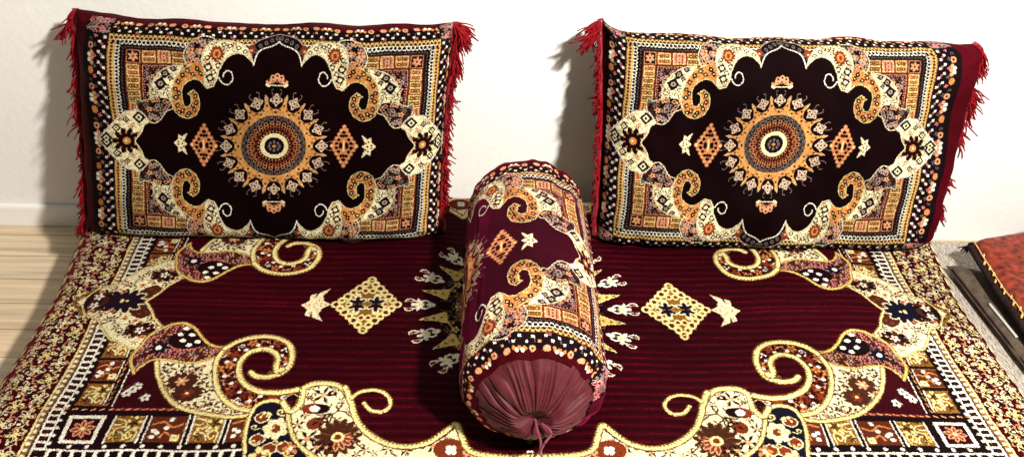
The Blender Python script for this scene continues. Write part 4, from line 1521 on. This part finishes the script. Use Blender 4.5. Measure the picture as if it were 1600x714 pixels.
def gathered_cap(sgn):
    nr, na = 46, 360
    rnd = random.Random(5)
    ph = [rnd.uniform(0, 6.28) for _ in range(4)]
    V = []
    for j in range(nr):
        q = j / (nr - 1)            # 0 rim .. 1 centre
        rad = (1 - q) ** 1.0
        for i in range(na):
            th = 2 * math.pi * i / na
            w = th + .25 * nzv(math.cos(th) * 2, math.sin(th) * 2, q * .8, 1.5)
            sharp = lambda v: 1 - abs(math.sin(v)) ** .6
            pl = .55 * sharp(w * 15 + ph[0] + 1.2 * nzv(math.cos(th), math.sin(th), 2, 2)) + .45 * sharp(w * 23 + ph[1] + 2 * nzv(math.cos(th), math.sin(th), 5, 3))
            irregular = .6 + .8 * abs(nzv(math.cos(th) * 1.5, math.sin(th) * 1.5, 8, 1.4))
            amp = .0135 * math.sin(math.pi * min(1, q * 1.0) ** .75) ** .8 * irregular * min(1, (1 - q) * 5) if 0 < q < 1 else 0
            dome = .036 * math.sin(math.pi / 2 * min(1.0, q * 1.35)) - .016 * max(0, q - .70) ** 1.0 / .30
            r = (BR - .023) * rad + .001
            soft = .004 * nzv(math.cos(th) * rad, math.sin(th) * rad, 3, 4)
            y = -(HLN - .003) - dome + pl * amp - soft
            V.append((r * math.sin(th), y if sgn < 0 else -y, max(.004, BR + r * math.cos(th) - .016 * q)))
    F = grid_faces(na, nr, 0, sgn > 0, True)
    F.append(tuple((nr - 1) * na + i for i in range(na)))
    return V, F


V, F = gathered_cap(-1)
cap = mesh_obj("end_cap", V, F, M_CAP, bol)
cap["label"] = "gathered dusty rose cotton end facing the camera"
V, F = gathered_cap(1)
mesh_obj("end_cap", V, F, M_CAP, bol)
# drawstring knot and hanging loop
yf = -(HLN + .004)
loop = smooth([(.001, yf - .016, .088), (.004, yf - .034, .086), (.009, yf - .042, .072), (.009, yf - .042, .052), (.005, yf - .036, .038), (.001, yf - .034, .024), (.004, yf - .034, .014),
               (.011, yf - .034, .013), (.015, yf - .034, .022), (.012, yf - .036, .038), (.010, yf - .044, .056), (.015, yf - .044, .074), (.022, yf - .040, .084), (.021, yf - .036, .090), (.010, yf - .026, .091)], n=6)
V, F = tube(loop, .0017, 8)
mesh_obj("drawstring", V, F, M_CORD, bol)


# ------------------------------------------------------------------ folded textiles on the right
def slab(x0, x1, y0, y1, zf, th, nx=70, ny=70, r=.012, bend=None, jag=.002, seed=0):
    """soft-edged sheet of thickness th, top height zf(x,y)"""
    V = []
    for side in (1, -1):
        for j in range(ny):
            v = j / (ny - 1)
            for i in range(nx):
                u = i / (nx - 1)
                x = x0 + (x1 - x0) * u
                y = y0 + (y1 - y0) * v
                if bend:
                    x, y = bend(x, y)
                d = min((x1 - x0) * min(u, 1 - u), (y1 - y0) * min(v, 1 - v))
                k = min(1, d / r)
                h = th / 2 * math.sqrt(max(0, 1 - (1 - k) ** 2))
                x += nzv(y, seed, 1, 18) * jag
                V.append((x, y, zf(x, y) - th / 2 + side * h))
    F = grid_faces(nx, ny) + grid_faces(nx, ny, nx * ny, True)
    return V, F


def bag_bend(x, y):
    return x + .045 * max(0, (1.42 - y)) ** 1.0, y - .35 * (x - .98)


bag = empty("vinyl_bag", (1.2, 1.1, FLOOR + .005))
tag(bag, "flat grey brown vinyl bag lying on the carpet under the red rug", "bag")
V, F = slab(.962, 1.55, .55, 1.412, lambda x, y: .030 + nzv(x, y, 1, 7) * .004, .026, r=.014, bend=bag_bend)
V = [(x - 1.2, y - 1.1, z) for x, y, z in V]
mesh_obj("body", V, F, M_BAG, bag)
V, F = tube([(.983 + .006 * t - 1.2, 1.272 - .10 * t - 1.1, .034) for t in [k / 24 for k in range(25)]], .0028, 8)
mesh_obj("glint_strip", V, F, M_GLINT, bag)  # thin pale strip painting the bright highlight along the bag's edge
V, F = tube([(.968 + .027 * t - 1.2, 1.40 - .60 * t - 1.1, .020) for t in [k / 24 for k in range(25)]], .0038, 8)
mesh_obj("piping", V, F, M_RUGDARK, bag)


def rug_z(x, y):
    b = .085 + .030 * math.exp(-((x - 1.22) / .12) ** 2) * (1 if y > 1.2 else max(0, 1 - (1.2 - y) * 3)) + nzv(x, y, 4, 6) * .008
    b -= .030 * max(0, (1.03 - x) / .05) ** 2 if x < 1.03 else 0
    return b


def rug_bend(x, y):
    return x - .02 * (1.44 - y), y + .16 * (x - 1.0)


rug = empty("folded_rug", (1.25, 1.15, FLOOR + .04))
tag(rug, "folded rust red wool rug with gold stitched dark edge, on top of the vinyl bag", "rug")
V, F = slab(1.000, 1.62, .55, 1.425, rug_z, .034, nx=110, ny=120, r=.012, bend=rug_bend, jag=.004, seed=3)
V = [(x - 1.25, y - 1.15, z - .035) for x, y, z in V]
mesh_obj("pile", V, F, M_RUG, rug)
V, F = [], []
line = []
for k in range(70):
    y = .56 + .862 * k / 69
    x, yy = rug_bend(1.003, y)
    line.append((x - 1.25 - .002 + nzv(y, 0, 0, 20) * .004, yy - 1.15, rug_z(x, yy) - .035 - .014))
tube(line, .0075, 8, V, F)
x, yy = rug_bend(1.003, 1.422)
tube([(x - 1.25, yy - 1.15, .035), (x - 1.25 + .01, yy - 1.15 + .004, .03), (x - 1.25 + .02, yy - 1.15 + .003, .028)], .009, 8, V, F)
rt = random.Random(3)
for k in range(26):
    q = Vector((x - 1.25 + rt.uniform(-.004, .022), yy - 1.15 + rt.uniform(-.004, .006), .030))
    tube([q, q + Vector((-.006, .003, -.004)), q + Vector((-.012 + rt.uniform(-.006, .006), .004 + rt.uniform(-.006, .006), -.012))], .0022, 5, V, F, .6)
mesh_obj("edge_binding", V, F, M_RUGDARK, rug)
V, F = [], []
tube([(p[0] + .002, p[1], p[2] + .0145) for p in line], .0012, 5, V, F)
rnd = random.Random(7)
for k in range(46):
    y = .60 + .81 * k / 45
    x, yy = rug_bend(1.003, y)
    x += rnd.uniform(-.003, .003)
    if rnd.random() < .18:
        continue
    z = rug_z(x, yy) - .035 + .0005
    tube([(x - 1.25 - .003, yy - 1.15 - .005, z - .003), (x - 1.25, yy - 1.15, z), (x - 1.25 + .003, yy - 1.15 + .005, z - .002)], rnd.uniform(.0014, .0026), 6, V, F)
mesh_obj("stitching", V, F, M_STITCH, rug)

cl = empty("grey_cloth", (1.30, 1.45, FLOOR + .13))
tag(cl, "small grey felt cloth lying on the red rug at the right edge", "cloth")
V, F = slab(1.165, 1.45, 1.36, 1.46, lambda x, y: rug_z(x, y) - .035 + .04 + .006, .005, nx=30, ny=20, r=.003, bend=lambda x, y: (x, y + .2 * (x - 1.16)), seed=8)
V = [(x - 1.30, y - 1.45, z - .13) for x, y, z in V]
mesh_obj("felt", V, F, M_GREY, cl)
